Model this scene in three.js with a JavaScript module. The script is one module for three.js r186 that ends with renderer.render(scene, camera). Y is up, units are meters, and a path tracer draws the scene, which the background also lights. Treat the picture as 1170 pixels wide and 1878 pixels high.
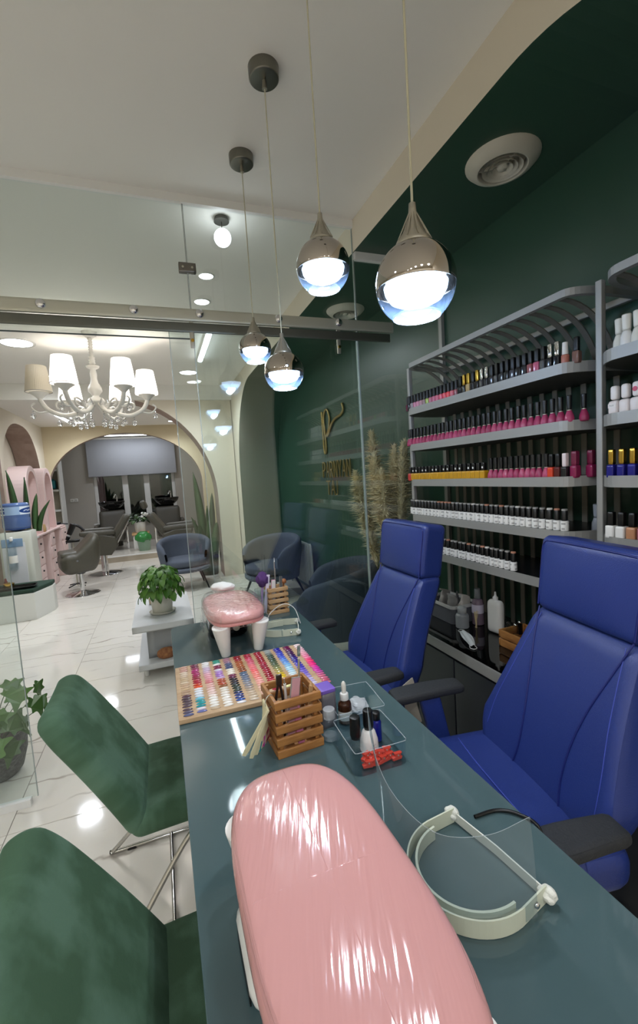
import * as THREE from 'three';
import { mergeGeometries, mergeVertices } from 'three/addons/utils/BufferGeometryUtils.js';
import { FontLoader } from 'three/addons/loaders/FontLoader.js';
import { TextGeometry } from 'three/addons/geometries/TextGeometry.js';
import { RectAreaLightUniformsLib } from 'three/addons/lights/RectAreaLightUniformsLib.js';

// ---------- camera, surroundings, exposure ----------
const scene = new THREE.Scene();
scene.background = new THREE.Color(0x030405);            // night outside the far window
const D2R = Math.PI / 180;
const camera = new THREE.PerspectiveCamera(99.25, 1170 / 1878, 0.02, 60);
camera.rotation.order = 'YXZ';
camera.position.set(0, 1.45, 0);
camera.rotation.set(-4.99 * D2R, -20.06 * D2R, -3.64 * D2R);
const renderer = new THREE.WebGLRenderer({ antialias: true });
renderer.toneMapping = THREE.LinearToneMapping;
renderer.toneMappingExposure = 1.0;
renderer.shadowMap.enabled = true;
RectAreaLightUniformsLib.init();
const COOL = 0xeef5ff, WARMW = 0xfff1de;
const PENDANT = 0.8, DOWN = 7.5, TUBE = 9.0, SHADE = 0.55, NEAR = 7.0;  // lamp strengths

// ---------- helpers ----------
let seed = 1234567;
const rnd = (a = 1, b) => { seed = (seed * 1664525 + 1013904223) >>> 0; const t = seed / 4294967296; return b === undefined ? t * a : a + t * (b - a); };
const taken = new Map();
const numbered = n => { const k = taken.get(n) || 0; taken.set(n, k + 1); return k ? n + '_' + String(k).padStart(3, '0') : n; };
const V = (x, y, z) => new THREE.Vector3(x, y, z);
function mesh(name, geo, mat, parent, p = [0, 0, 0], r = [0, 0, 0], s) {
  const m = new THREE.Mesh(geo, mat); m.name = name; m.position.set(...p); m.rotation.set(...r);
  if (s) typeof s === 'number' ? m.scale.setScalar(s) : m.scale.set(...s);
  m.castShadow = m.receiveShadow = true; (parent || scene).add(m); return m;
}
function tag(o, label, category, group) { o.userData.label = label; o.userData.category = category; if (group) o.userData.group = group; return o; }
function thing(name, label, category, p = [0, 0, 0], ry = 0, group) {
  const o = new THREE.Group(); o.name = numbered(name); o.position.set(...p); o.rotation.y = ry; scene.add(o); return tag(o, label, category, group);
}
function copy(o, p, ry, label, group) {
  const c = o.clone(); c.userData = { ...o.userData }; c.name = numbered(o.name.replace(/_\d{3}$/, '')); c.position.set(...p); if (ry !== undefined) c.rotation.y = ry;
  if (label) c.userData.label = label; if (group) c.userData.group = group; scene.add(c); return c;
}
function struct(name, geo, mat, p, r) { const m = mesh(numbered(name), geo, mat, scene, p, r); m.userData.kind = 'structure'; return m; }
const std = (c, rough = 0.6, metal = 0, o = {}) => new THREE.MeshStandardMaterial({ color: c, roughness: rough, metalness: metal, ...o });
const phy = (c, rough, o = {}) => new THREE.MeshPhysicalMaterial({ color: c, roughness: rough, ...o });
const glow = (c, k) => new THREE.MeshStandardMaterial({ color: 0xffffff, emissive: c, emissiveIntensity: k, roughness: 0.6 });
const bx = (w, h, d, x = 0, y = 0, z = 0) => new THREE.BoxGeometry(w, h, d).translate(x, y, z);
// a box rounded on every edge, with a grid fine enough to be bent afterwards
function rbox(w, h, d, r, n = 6, smoothUV = 1) {
  const g = new THREE.BoxGeometry(2, 2, 2, n, n, n), P = g.attributes.position, H = [w / 2, h / 2, d / 2], v = [0, 0, 0];
  r = Math.min(r, ...H);
  for (let i = 0; i < P.count; i++) {
    let q = 0; const a = [P.getX(i), P.getY(i), P.getZ(i)], inn = [0, 0, 0];
    for (let k = 0; k < 3; k++) { const e = Math.sign(a[k]) * Math.pow(Math.abs(a[k]), 0.7) * H[k]; inn[k] = Math.max(-(H[k] - r), Math.min(H[k] - r, e)); v[k] = e - inn[k]; q += v[k] * v[k]; }
    q = Math.sqrt(q) || 1; P.setXYZ(i, inn[0] + v[0] / q * r, inn[1] + v[1] / q * r, inn[2] + v[2] / q * r);
  }
  return soft(g);
}
function soft(g, k = 1) {                                  // one continuous skin with smooth normals and uv in metres
  g.deleteAttribute('normal'); g.deleteAttribute('uv'); g = mergeVertices(g, 1e-5); g.computeVertexNormals();
  return uvm(g, k);
}
function uvm(g, k = 1) {
  const P = g.attributes.position, N = g.attributes.normal, u = new Float32Array(P.count * 2);
  for (let i = 0; i < P.count; i++) {
    const ax = Math.abs(N.getX(i)), ay = Math.abs(N.getY(i)), az = Math.abs(N.getZ(i)), x = P.getX(i), y = P.getY(i), z = P.getZ(i);
    if (ax > ay && ax > az) { u[2 * i] = z * k; u[2 * i + 1] = y * k; } else if (ay > az) { u[2 * i] = x * k; u[2 * i + 1] = z * k; } else { u[2 * i] = x * k; u[2 * i + 1] = y * k; }
  }
  g.setAttribute('uv', new THREE.BufferAttribute(u, 2)); return g;
}
function bend(g, f) { const P = g.attributes.position, v = V(); for (let i = 0; i < P.count; i++) { v.fromBufferAttribute(P, i); f(v); P.setXYZ(i, v.x, v.y, v.z); } g.computeVertexNormals(); return g; }
const cyl = (rt, rb, h, n = 20, x = 0, y = 0, z = 0, open = false) => new THREE.CylinderGeometry(rt, rb, h, n, 1, open).translate(x, y, z);
const lathe = (pts, n = 24) => new THREE.LatheGeometry(pts.map(p => new THREE.Vector2(p[0], p[1])), n);
const tube = (pts, r, seg = 24, n = 6, closed = false) => new THREE.TubeGeometry(new THREE.CatmullRomCurve3(pts.map(p => V(...p)), closed, 'catmullrom', 0.5), seg, r, n, closed);
function rod(a, b, r, n = 8, r2 = r) {
  const A = V(...a), B = V(...b), d = B.clone().sub(A), g = new THREE.CylinderGeometry(r2, r, d.length(), n);
  return g.applyQuaternion(new THREE.Quaternion().setFromUnitVectors(V(0, 1, 0), d.normalize())).translate((A.x + B.x) / 2, (A.y + B.y) / 2, (A.z + B.z) / 2);
}
const merge = gs => mergeGeometries(gs.map(g => { g = g.index ? g.toNonIndexed() : g.clone(); for (const k of Object.keys(g.attributes)) if (!['position', 'normal', 'uv'].includes(k)) g.deleteAttribute(k); if (!g.attributes.uv) uvm(g); return g; }));
function shape(pts) { const s = new THREE.Shape(); pts.forEach((p, i) => i ? s.lineTo(p[0], p[1]) : s.moveTo(p[0], p[1])); s.closePath(); return s; }
const extr = (s, depth, bevel = 0, cs = 12) => new THREE.ExtrudeGeometry(s, { depth: depth - 2 * bevel, bevelEnabled: bevel > 0, bevelSize: bevel, bevelThickness: bevel, bevelSegments: 2, bevelOffset: -bevel, curveSegments: cs }).translate(0, 0, bevel);
function rrect(w, h, r, x = 0, y = 0, n = 6) {
  const p = []; for (const [sx, sy, a] of [[1, 1, 0], [-1, 1, 90], [-1, -1, 180], [1, -1, 270]]) for (let i = 0; i <= n; i++) { const t = (a + 90 * i / n) * D2R; p.push([x + sx * (w / 2 - r) + r * Math.cos(t), y + sy * (h / 2 - r) + r * Math.sin(t)]); } return p;
}
// flat-lying prism: outline in (x, z), from y0 to y1
const slab = (pts, y0, y1, bevel = 0) => extr(shape(pts.map(([x, z]) => [x, -z])), y1 - y0, bevel).rotateX(-Math.PI / 2).translate(0, y0, 0);
// an upright ribbon of given height and thickness along a path in (x, z)
function ribbon(pts, y0, y1, t, closed = false) {
  const n = pts.length, out = [], pos = [], idx = [];
  for (let i = 0; i < n; i++) {
    const a = pts[closed ? (i + n - 1) % n : Math.max(0, i - 1)], b = pts[closed ? (i + 1) % n : Math.min(n - 1, i + 1)], L = Math.hypot(b[0] - a[0], b[1] - a[1]) || 1, nx = -(b[1] - a[1]) / L * t / 2, nz = (b[0] - a[0]) / L * t / 2, [x, z, dy = 0] = pts[i];
    pos.push(x + nx, y0 + dy, z + nz, x + nx, y1 + dy, z + nz, x - nx, y1 + dy, z - nz, x - nx, y0 + dy, z - nz);
  }
  const m = closed ? n : n - 1;
  for (let i = 0; i < m; i++) { const a = 4 * i, b = 4 * ((i + 1) % n); for (let k = 0; k < 4; k++) { const l = (k + 1) % 4; idx.push(a + k, b + k, b + l, a + k, b + l, a + l); } }
  if (!closed) { const e = 4 * (n - 1); idx.push(0, 1, 2, 0, 2, 3, e, e + 2, e + 1, e, e + 3, e + 2); }
  let g = new THREE.BufferGeometry(); g.setAttribute('position', new THREE.Float32BufferAttribute(pos, 3)); g.setIndex(idx); g = g.toNonIndexed(); g.computeVertexNormals(); return uvm(g);
}
// ---------- computed textures ----------
const hash = (x, y, s) => { let h = (x * 374761393 + y * 668265263 + s * 974711) | 0; h = Math.imul(h ^ (h >>> 13), 1274126177); return ((h ^ (h >>> 16)) >>> 0) / 4294967296; };
function vnoise(x, y, s, px = 1e9, py = 1e9) {
  const i = Math.floor(x), j = Math.floor(y), f = x - i, g = y - j, u = f * f * (3 - 2 * f), w = g * g * (3 - 2 * g), m = (a, n) => ((a % n) + n) % n;
  const A = hash(m(i, px), m(j, py), s), B = hash(m(i + 1, px), m(j, py), s), C = hash(m(i, px), m(j + 1, py), s), D = hash(m(i + 1, px), m(j + 1, py), s);
  return A + (B - A) * u + (C - A) * w + (A - B - C + D) * u * w;
}
const fbm = (x, y, s, p, q, o = 4) => { let a = 0, k = 0.5, f = 1; for (let i = 0; i < o; i++) { a += k * vnoise(x * f, y * f, s + i, p * f, q * f); k /= 2; f *= 2; } return a; };
function texture(n, fn, srgb = true, rep = 1, m = n) {
  const d = new Uint8Array(n * m * 4);
  for (let j = 0; j < m; j++) for (let i = 0; i < n; i++) { const c = fn(i / n, j / m), o = 4 * (j * n + i); for (let k = 0; k < 3; k++) d[o + k] = Math.max(0, Math.min(255, (Array.isArray(c) ? c[k] : c) * 255)); d[o + 3] = 255; }
  const t = new THREE.DataTexture(d, n, m); t.magFilter = THREE.LinearFilter; t.minFilter = THREE.LinearMipmapLinearFilter; t.generateMipmaps = true; t.wrapS = t.wrapT = THREE.RepeatWrapping; if (srgb) t.colorSpace = THREE.SRGBColorSpace; t.repeat.set(rep, rep); t.needsUpdate = true; return t;
}
const lerp3 = (a, b, t) => [a[0] + (b[0] - a[0]) * t, a[1] + (b[1] - a[1]) * t, a[2] + (b[2] - a[2]) * t];
const rgb = h => [(h >> 16 & 255) / 255, (h >> 8 & 255) / 255, (h & 255) / 255];
const marbleTex = s => texture(512, (u, v) => {
  const w = fbm(u * 3, v * 3, s, 3, 3), w2 = fbm(u * 5 + 9, v * 5, s + 40, 5, 5), base = 0.5 + 0.5 * (w - 0.5);
  const a = Math.abs(((v * 4.0 + 1.1 * w + 0.35 * w2) % 1) - 0.5) * 2, gate = Math.max(0, fbm(u * 2.2 + 3, v * 6, s + 77, 2, 6) - 0.42) * 4;
  const vein = Math.pow(Math.max(0, 1 - a * 9), 1.2) * Math.min(1, gate), cloud = Math.max(0, w2 - 0.52) * 0.5;
  return lerp3(lerp3(rgb(0xe6e1d7), rgb(0xd5ccbe), Math.min(1, cloud + 0.35 * base)), rgb(0x8b7f72), Math.min(0.75, vein * 0.8));
});
const woodTex = (light, dark, s, f = 14) => texture(256, (u, v) => { const n = fbm(u * 2, v * f, s, 2, f), g = fbm(u * 6, v * 60, s + 9, 6, 60, 2); return lerp3(rgb(light), rgb(dark), Math.max(0, Math.min(1, (n - 0.3) * 1.5 + (g - 0.45) * 0.6))); });
const speck = (a, b, f, s, rep = 1, bias = 0) => texture(256, (u, v) => lerp3(rgb(a), rgb(b), Math.max(0, Math.min(1, (fbm(u * f, v * f, s, f, f) - 0.25) * 1.9 + bias))), true, rep);
const bumpNoise = (f, s, rep = 1) => texture(256, (u, v) => fbm(u * f, v * f, s, f, f, 3), false, rep);

// ---------- shared materials ----------
const M = {
  ceiling: std(0xf0ede6, 0.9, 0, { bumpMap: bumpNoise(64, 3, 2), bumpScale: 0.0006 }),
  cream: std(0xddd3c0, 0.85), creamWarmLit: std(0xd2c3a2, 0.85), taupe: std(0xffffff, 0.8, 0, { map: speck(0xac978a, 0x957f74, 8, 21, 1) }),  // warmer cream of the inner arch has yellow lamplight put into its colour
  green: std(0x324f40, 0.3), greyWall: std(0xb4afa7, 0.85), white: std(0xe9e8e4, 0.45), whiteGloss: std(0xeeece6, 0.2),
  steel: std(0xc2c0b0, 0.45, 0.7), brushed: std(0xb5b0a2, 0.34, 0.85), chrome: std(0xd8d8da, 0.06, 1), rackGrey: std(0xa3a29e, 0.45, 0.3), rackDark: std(0x5a5750, 0.5, 0.3),
  mirror: phy(0xb9b2aa, 0.035, { metalness: 1 }), black: std(0x0b0b0c, 0.35), blackGloss: std(0x08080a, 0.08), blackRubber: std(0x26282b, 0.7, 0, { bumpMap: bumpNoise(48, 5, 8), bumpScale: 0.0008 }),
  glass: phy(0xf7fbfa, 0, { transmission: 1, thickness: 0, ior: 1.5 }), glassEdge: phy(0xb4bfbb, 0.2, { transmission: 0.35, thickness: 0 }),
  acrylic: phy(0xf6fafc, 0.03, { transmission: 1, thickness: 0, ior: 1.49 }), film: phy(0xffffff, 0.06, { transmission: 1, thickness: 0, ior: 1.45, bumpMap: bumpNoise(16, 8, 6), bumpScale: 0.004 }),
  pink: std(0xebd0cb, 0.5), gold: std(0xc9a348, 0.25, 1), leafDark: phy(0x28491f, 0.4, { transmission: 0.12, thickness: 0, side: THREE.DoubleSide }),
};
// ---------- the room ----------
const ZG = -2.286;                                         // plane of the glass partition
{ // floor of marble tiles, each laid on a grout bed
  const f = new THREE.Group(); f.name = 'floor'; f.userData.kind = 'structure'; scene.add(f);
  mesh('grout_bed', bx(5.4, 0.1, 14.2, -0.8, -0.053, -4.6), std(0x9b9388, 0.8), f);
  const mats = [11, 23, 37, 51].map(s => std(0xffffff, 0.07, 0, { map: marbleTex(s) })), T = 0.745, geo = (() => { const g = bx(T - 0.004, 0.02, T - 0.004, 0, -0.01, 0); return g; })();
  for (let i = -4; i < 4; i++) for (let k = -13; k < 4; k++) {
    const x = -0.735 + T * (i + 0.5), z = -2.12 + T * (k + 0.5); if (x > 1.75 || z < -9.3) continue;
    mesh('tile', geo, mats[Math.floor(rnd(4))], f, [x, 0, z], [0, rnd() < 0.5 ? Math.PI : 0, 0]);
  }
}
struct('ceiling', bx(5.3, 0.12, 9.4, -0.8, 2.884, -2.0), M.ceiling);
struct('ceiling', bx(5.3, 0.3, 2.8, -0.8, 2.77, -7.95), M.ceiling);
struct('ceiling', bx(5.3, 0.3, 2.4, -0.8, 2.78, -10.5), M.ceiling);
{ // right wall: cream face with one long arched niche painted green inside
  const N = 24, pts = [[-11.6, 0], [-6.3, 0]];
  for (let i = 0; i <= N; i++) { const t = Math.PI - i / N * Math.PI / 2; pts.push([-5.2 + 1.08 * Math.cos(t), 1.5 + 1.16 * Math.sin(t)]); }
  for (let i = 0; i <= N; i++) { const t = Math.PI / 2 - i / N * Math.PI / 2; pts.push([-1.15 + 0.8 * Math.cos(t), 1.86 + 0.8 * Math.sin(t)]); }
  pts.push([-0.35, 0], [2.7, 0], [2.7, 2.83], [-11.6, 2.83]);
  const g = extr(shape(pts), 0.58).rotateY(-Math.PI / 2);   // shape x -> world z
  struct('wall_right', g.translate(1.71, 0, 0), [M.cream, M.green]);
}
struct('wall_niche', bx(0.12, 2.83, 14.3, 1.77, 1.415, -4.45), M.green);
struct('wall_left', bx(0.12, 2.83, 9.4, -3.36, 1.415, -2.0), M.cream);
struct('wall_rear', bx(5.2, 2.83, 0.12, -0.8, 1.415, 2.64), M.cream);
function archWall(name, x0, x1, hx0, hx1, cyR, bR, aR, aL, bL, crown, z, depth, top, mats) {
  const N = 20, p = [[x0, 0], [hx0, 0]];
  for (let i = 0; i <= N; i++) { const t = Math.PI - i / N * Math.PI / 2; p.push([hx0 + aL + aL * Math.cos(t), crown - bL + bL * Math.sin(t)]); }
  for (let i = 0; i <= N; i++) { const t = Math.PI / 2 - i / N * Math.PI / 2; p.push([hx1 - aR + aR * Math.cos(t), cyR + bR * Math.sin(t)]); }
  p.push([hx1, 0], [x1, 0], [x1, top], [x0, top]);
  return struct(name, extr(shape(p), depth).translate(0, 0, z - depth), mats);
}
archWall('wall_arch', -3.3, 1.12, -3.1, 0.835, 1.2, 1.45, 1.285, 0.5, 0.9, 2.65, -6.6, 0.45, 2.83, [M.cream, M.taupe]);
archWall('wall_arch', -3.3, 1.12, -1.88, 0.88, 1.46, 1.02, 1.38, 1.38, 1.02, 2.48, -9.3, 0.14, 2.75, [M.creamWarmLit, M.taupe]);
{ // bay wall on the left with its own arched recess
  const N = 28, p = [[6.84, 2.7], [6.84, 0], [6.87, 0]];
  for (let i = 0; i <= N; i++) { const t = Math.PI - i / N * Math.PI, c = Math.cos(t), q = Math.sin(t); p.push([7.92 + 1.05 * Math.sign(c) * Math.pow(Math.abs(c), 0.78), 1.2 + 1.29 * Math.pow(Math.max(0, q), 0.78)]); }
  p.push([8.97, 0], [9.34, 0], [9.34, 2.7]);
  struct('wall_side', extr(shape(p), 0.34).rotateY(Math.PI / 2).translate(-2.24, 0, 0), [M.cream, M.taupe]);
  struct('wall_recess', bx(0.1, 2.7, 2.8, -2.3, 1.35, -8.1), M.cream);
}
struct('wall_back', (() => { const s = shape([[-3.3, 0], [1.75, 0], [1.75, 2.75], [-3.3, 2.75]]), h = new THREE.Path(); h.moveTo(-1.4, 0.62); h.lineTo(0.42, 0.62); h.lineTo(0.42, 2.2); h.lineTo(-1.4, 2.2); h.closePath(); s.holes.push(h); return extr(s, 0.16).translate(0, 0, -11.56); })(), M.greyWall);
struct('wall_wash', bx(0.1, 2.7, 2.2, -2.5, 1.35, -10.4), M.greyWall);
{ // raised marble step of the washing area
  const st = struct('floor_step', bx(3.7, 0.1, 2.3, -0.62, 0.05, -10.3), std(0xcfc8bc, 0.12, 0, { map: marbleTex(91) }));
  mesh('step_nosing', bx(3.7, 0.018, 0.05, -0.62, 0.108, -9.17), M.white, st); mesh('step_tile', bx(3.7, 0.012, 2.2, -0.62, 0.106, -10.32), std(0xffffff, 0.08, 0, { map: marbleTex(92) }), st);
}
// trims
struct('trim_1', bx(4.4, 0.038, 0.03, -1.07, 2.805, ZG + 0.005), M.white);                     // channel under the ceiling
struct('trim_2', bx(0.57, 0.04, 0.03, 1.42, 2.641, ZG + 0.005), M.white);                      // channel under the niche soffit
struct('trim_3', bx(0.022, 2.62, 0.03, 1.697, 1.31, ZG + 0.005), M.rackGrey);                   // wall channel
struct('trim_4', bx(2.62, 0.035, 0.03, -1.99, 0.018, ZG + 0.002), M.white);                     // floor channel under the fixed pane
struct('trim_5', bx(4.1, 0.02, 0.02, -0.93, 2.812, -6.59), M.white);
// window of the washing area
{
  const w = new THREE.Group(); w.name = 'window_1'; w.userData.kind = 'structure'; scene.add(w);
  const fr = std(0xdcdcda, 0.35), z = -11.47;
  for (const x of [-1.36, -0.72, -0.24, 0.38]) mesh('window_frame', rbox(x === -0.72 || x === -0.24 ? 0.13 : 0.08, 1.58, 0.06, 0.008, 4), fr, w, [x, 1.41, z]);
  for (const y of [0.66, 2.16]) mesh('window_frame', rbox(1.82, 0.08, 0.06, 0.008, 4), fr, w, [-0.49, y, z]);
  for (const [x, wd] of [[-1.04, 0.56], [-0.48, 0.38], [0.07, 0.54]]) mesh('window_pane', bx(wd, 1.5, 0.004), phy(0xcfd6d4, 0.0, { transmission: 1, thickness: 0, ior: 1.6 }), w, [x, 1.41, z]);
  mesh('window_sill', rbox(1.95, 0.035, 0.2, 0.01, 4), fr, w, [-0.49, 0.6, -11.36]);
  struct('wall_outside', bx(4, 3.4, 0.1, -0.5, 1.5, -13.2), std(0x060606, 0.9));
}
// glass partition
function pane(label, x0, x1, y0, y1, z = ZG, t = 0.01) {
  const o = thing('glass_screen', label, 'glass screen', [(x0 + x1) / 2, y0, z], 0, 'clear panes of the glass partition');
  mesh('pane', bx(x1 - x0, y1 - y0, 0.0005, 0, (y1 - y0) / 2, 0), M.glass, o);
  for (const s of [-1, 1]) mesh('polished_edge', bx(0.0025, y1 - y0, t, s * (x1 - x0) / 2, (y1 - y0) / 2, 0), M.glassEdge, o);
  return o;
}
pane('clear fixed glass pane beside the potted ivy, standing in a white floor channel', -3.28, -0.652, 0.036, 2.15);
const transom = pane('wide clear glass transom pane above the steel sliding rail', -3.28, 0.229, 2.153, 2.786);
mesh('lower_edge', bx(3.5, 0.004, 0.01, 0, 0, 0), std(0x3a4644, 0.3), transom);
pane('tall clear glass pane between the rail hangers, reaching from floor to ceiling', 0.233, 1.128, 0.004, 2.786);
pane('clear glass pane inside the green niche next to the bottle rack', 1.132, 1.69, 0.004, 2.62);
{
  const d = thing('sliding_glass_door', 'frameless clear sliding glass door hung from the steel rail', 'door', [0.63, 0.01, ZG - 0.035]);
  mesh('pane', bx(1.02, 2.2, 0.0005, 0, 1.1, 0), M.glass, d);
  for (const s of [-1, 1]) mesh('polished_edge', bx(0.003, 2.2, 0.012, s * 0.51, 1.1, 0), M.glassEdge, d);
  for (const x of [-0.405, 0.378]) { const h = mesh('hanger', rbox(0.022, 0.13, 0.012, 0.004, 4), M.brushed, d, [x, 2.16, 0.05]); mesh('hanger_bolt', cyl(0.008, 0.008, 0.014, 12).rotateX(Math.PI / 2), M.gold, h, [0, -0.03, 0.006]); }
  const r = thing('sliding_door_rail', 'brushed steel sliding door rail crossing the glass with round bolt heads', 'rail', [-0.9, 2.18, ZG + 0.022]);
  mesh('upper_bar', rbox(4.5, 0.058, 0.02, 0.004, 4), M.steel, r, [0, 0.079, 0]);
  mesh('lower_bar', rbox(4.46, 0.046, 0.014, 0.003, 4), std(0x6b6c64, 0.4, 0.85), r, [0, 0.022, -0.006]);
  for (const x of [-0.78, -0.407, -0.031, 0.268, 0.668, 1.008]) mesh('bolt_head', lathe([[0, 0.014], [0.012, 0.013], [0.019, 0.008], [0.021, 0]], 20).rotateX(Math.PI / 2), M.chrome, r, [x + 0.9, 0.086, 0.01]);
  const c = thing('glass_clamp', 'small square metal clamp joining two upper glass panes', 'clamp', [0.231, 2.489, ZG]);
  mesh('plate', rbox(0.082, 0.045, 0.03, 0.003, 4), std(0x7b7770, 0.35, 0.9), c); for (const s of [-1, 1]) mesh('screw', cyl(0.005, 0.005, 0.004, 10).rotateX(Math.PI / 2), M.steel, c, [s * 0.022, 0, 0.0165]);
}
// round air outlets in the green soffit
const ventProto = (() => {
  const v = thing('air_vent', 'round cream ceiling air vent in the dark green soffit above the bottle rack', 'vent', [1.417, 2.66, -1.47], 0, 'round ceiling air vents'), m = std(0xcfcabb, 0.5);
  mesh('outer_ring', lathe([[0.09, 0], [0.092, -0.036], [0.098, -0.037], [0.122, -0.026], [0.142, -0.006], [0.143, 0]], 40), m, v);
  mesh('throat_plate', cyl(0.092, 0.092, 0.003, 32, 0, -0.0015, 0), m, v);
  for (const r of [0.072, 0.052, 0.034]) mesh('cone_ring', lathe([[r - 0.012, -0.014], [r + 0.006, -0.036], [r + 0.007, -0.034], [r - 0.01, -0.013]], 36), m, v);
  mesh('centre_button', lathe([[0, -0.036], [0.018, -0.034], [0.022, -0.02], [0.012, 0]], 24), m, v);
  for (const a of [0.4, 2.5, 4.6]) mesh('spoke', bx(0.08, 0.014, 0.003, 0.05, -0.02, 0).rotateY(a), m, v);
  return v;
})();
copy(ventProto, [1.437, 2.66, -3.08], 0.5, 'round cream ceiling air vent in the soffit seen through the glass');
// ---------- lamps ----------
function light(l, parent, p) { l.position.set(...p); l.castShadow = true; l.name = 'light'; parent.add(l); return l; }
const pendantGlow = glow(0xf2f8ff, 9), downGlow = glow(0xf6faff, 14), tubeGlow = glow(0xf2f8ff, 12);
function pendant(y, z, label) {                             // y = centre of the globe
  const R = 0.0705, o = thing('pendant_lamp', label, 'pendant lamp', [0.46, 0, z], 0, 'globe pendant lamps over the manicure table'), pr = (a, b, n, k = R) => { const p = []; for (let i = 0; i <= n; i++) { const t = (a + (b - a) * i / n) * D2R; p.push([k * Math.sin(t), k * Math.cos(t)]); } return p; };
  const cn = mesh('ceiling_canopy', lathe([[0, 2.785], [0.046, 2.785], [0.051, 2.79], [0.052, 2.824]], 36), std(0x7d7b72, 0.28, 0.95), o);
  mesh('cord_grip', cyl(0.006, 0.009, 0.03, 12, 0, 2.772, 0), M.brushed, cn);
  mesh('cord', rod([0, y + 0.13, 0], [0, 2.775, 0], 0.0022, 8), phy(0xdcd7bd, 0.2, { transmission: 0.3, thickness: 0 }), o);
  const cap = mesh('metal_cap', lathe([[0, 0.135], [0.006, 0.134], [0.007, 0.12], [0.011, 0.105], [0.019, 0.085], [0.031, 0.069], [0.034, 0.06], [0.028, 0.06]], 32), M.brushed, o, [0, y, 0]);
  for (let k = 0; k < 10; k++) mesh('flute', rod([0.0072, 0.117, 0], [0.0305, 0.07, 0], 0.0012, 6).rotateY(k * Math.PI / 5), M.brushed, cap);
  mesh('mirrored_globe', lathe([...pr(27, 98, 22), ...pr(98, 27, 22, R - 0.0012)], 48), M.mirror, o, [0, y, 0]);
  const gl = phy(0xbcd6f6, 0.05, { transmission: 0.94, thickness: 0, ior: 1.5 });
  const lower = mesh('clear_globe', lathe(pr(98, 144, 14), 48), gl, o, [0, y, 0]);
  mesh('glass_rim', new THREE.TorusGeometry(R * Math.sin(144 * D2R), 0.0016, 8, 40).rotateX(Math.PI / 2), phy(0xe8f2ff, 0.1, { transmission: 0.4, thickness: 0 }), lower, [0, R * Math.cos(144 * D2R), 0]);
  mesh('lamp_diffuser', lathe([[0.0, -0.034], [0.034, -0.033], [0.046, -0.027], [0.054, -0.014], [0.056, -0.004], [0, 0.0]], 36), pendantGlow, o, [0, y, 0]);
  light(new THREE.PointLight(COOL, PENDANT), o, [0, y - 0.038, 0]).shadow.radius = 1.0;
}
pendant(1.775, -0.687, 'large globe pendant hanging beside the bottle rack, lowest over the table');
pendant(1.992, -1.11, 'globe pendant with chrome top hanging close before the green niche corner');
pendant(1.82, -1.53, 'low globe pendant hanging in front of the tall glass pane');
pendant(2.02, -1.95, 'small high globe pendant hanging nearest the sliding rail');
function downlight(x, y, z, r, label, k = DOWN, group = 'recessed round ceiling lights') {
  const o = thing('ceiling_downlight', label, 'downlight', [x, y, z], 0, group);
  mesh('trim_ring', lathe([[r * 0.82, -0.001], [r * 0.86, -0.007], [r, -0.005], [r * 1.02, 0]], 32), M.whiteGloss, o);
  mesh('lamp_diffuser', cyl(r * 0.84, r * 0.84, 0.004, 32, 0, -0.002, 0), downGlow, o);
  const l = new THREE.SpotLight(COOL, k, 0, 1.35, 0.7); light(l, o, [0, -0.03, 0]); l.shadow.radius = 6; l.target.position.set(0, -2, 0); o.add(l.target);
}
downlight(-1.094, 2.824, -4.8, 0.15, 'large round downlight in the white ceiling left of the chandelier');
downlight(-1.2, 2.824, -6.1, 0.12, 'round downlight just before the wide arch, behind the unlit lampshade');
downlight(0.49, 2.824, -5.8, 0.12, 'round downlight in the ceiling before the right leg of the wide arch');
downlight(0.432, 2.824, -3.1, 0.055, 'small glowing disc added for a canopy reflection above the rail behind the tall glass pane', 1.6);  // glowing disc standing in for a pendant canopy mirrored in the glass
downlight(0.445, 2.824, -3.54, 0.065, 'small glowing disc added for a canopy reflection next to the straight tube light on the ceiling', 1.6);  // second glowing disc in place of a mirrored pendant canopy
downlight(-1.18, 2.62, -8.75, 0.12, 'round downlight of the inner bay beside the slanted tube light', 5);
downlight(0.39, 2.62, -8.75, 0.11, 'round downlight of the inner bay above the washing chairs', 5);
[[-2.6, 'beside the left wall of the manicure room'], [-1.8, 'in the middle of the manicure room'], [-1.0, 'behind the velvet chairs'], [-0.2, 'beside the end of the manicure table'], [0.6, 'beside the cream wall of the manicure room']].forEach(([x, s]) => downlight(x, 2.824, 1.7, 0.11, 'round downlight in the ceiling ' + s, NEAR));
downlight(-2.3, 2.824, -0.6, 0.11, 'added fill downlight in the ceiling above the velvet chair side of the room', NEAR);  // unseen lamp added to raise the ambient light of the near room
function tubelight(label, p, len, ry, k = TUBE, w = 0.05) {
  const o = thing('tube_light', label, 'tube light', p, ry);
  mesh('housing', rbox(len + 0.03, 0.03, w + 0.012, 0.006, 4), M.white, o, [0, -0.012, 0]);
  mesh('lamp_diffuser', rbox(len, 0.018, w, 0.008, 4), tubeGlow, o, [0, -0.034, 0]);
  const l = new THREE.RectAreaLight(COOL, k, len, w); light(l, o, [0, -0.05, 0]); l.rotation.x = -Math.PI / 2;
}
tubelight('long white tube light on the ceiling, running away behind the tall glass pane', [0.57, 2.824, -4.66], 0.95, Math.PI / 2, 26);
tubelight('white tube light slanting across the inner bay ceiling below the chandelier crystals', [-1.31, 2.62, -8.2], 1.25, Math.PI / 2 - 0.05, 22);
tubelight('white tube light above the grey roller blind', [-0.42, 2.63, -10.85], 1.25, 0, 34, 0.06);
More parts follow.
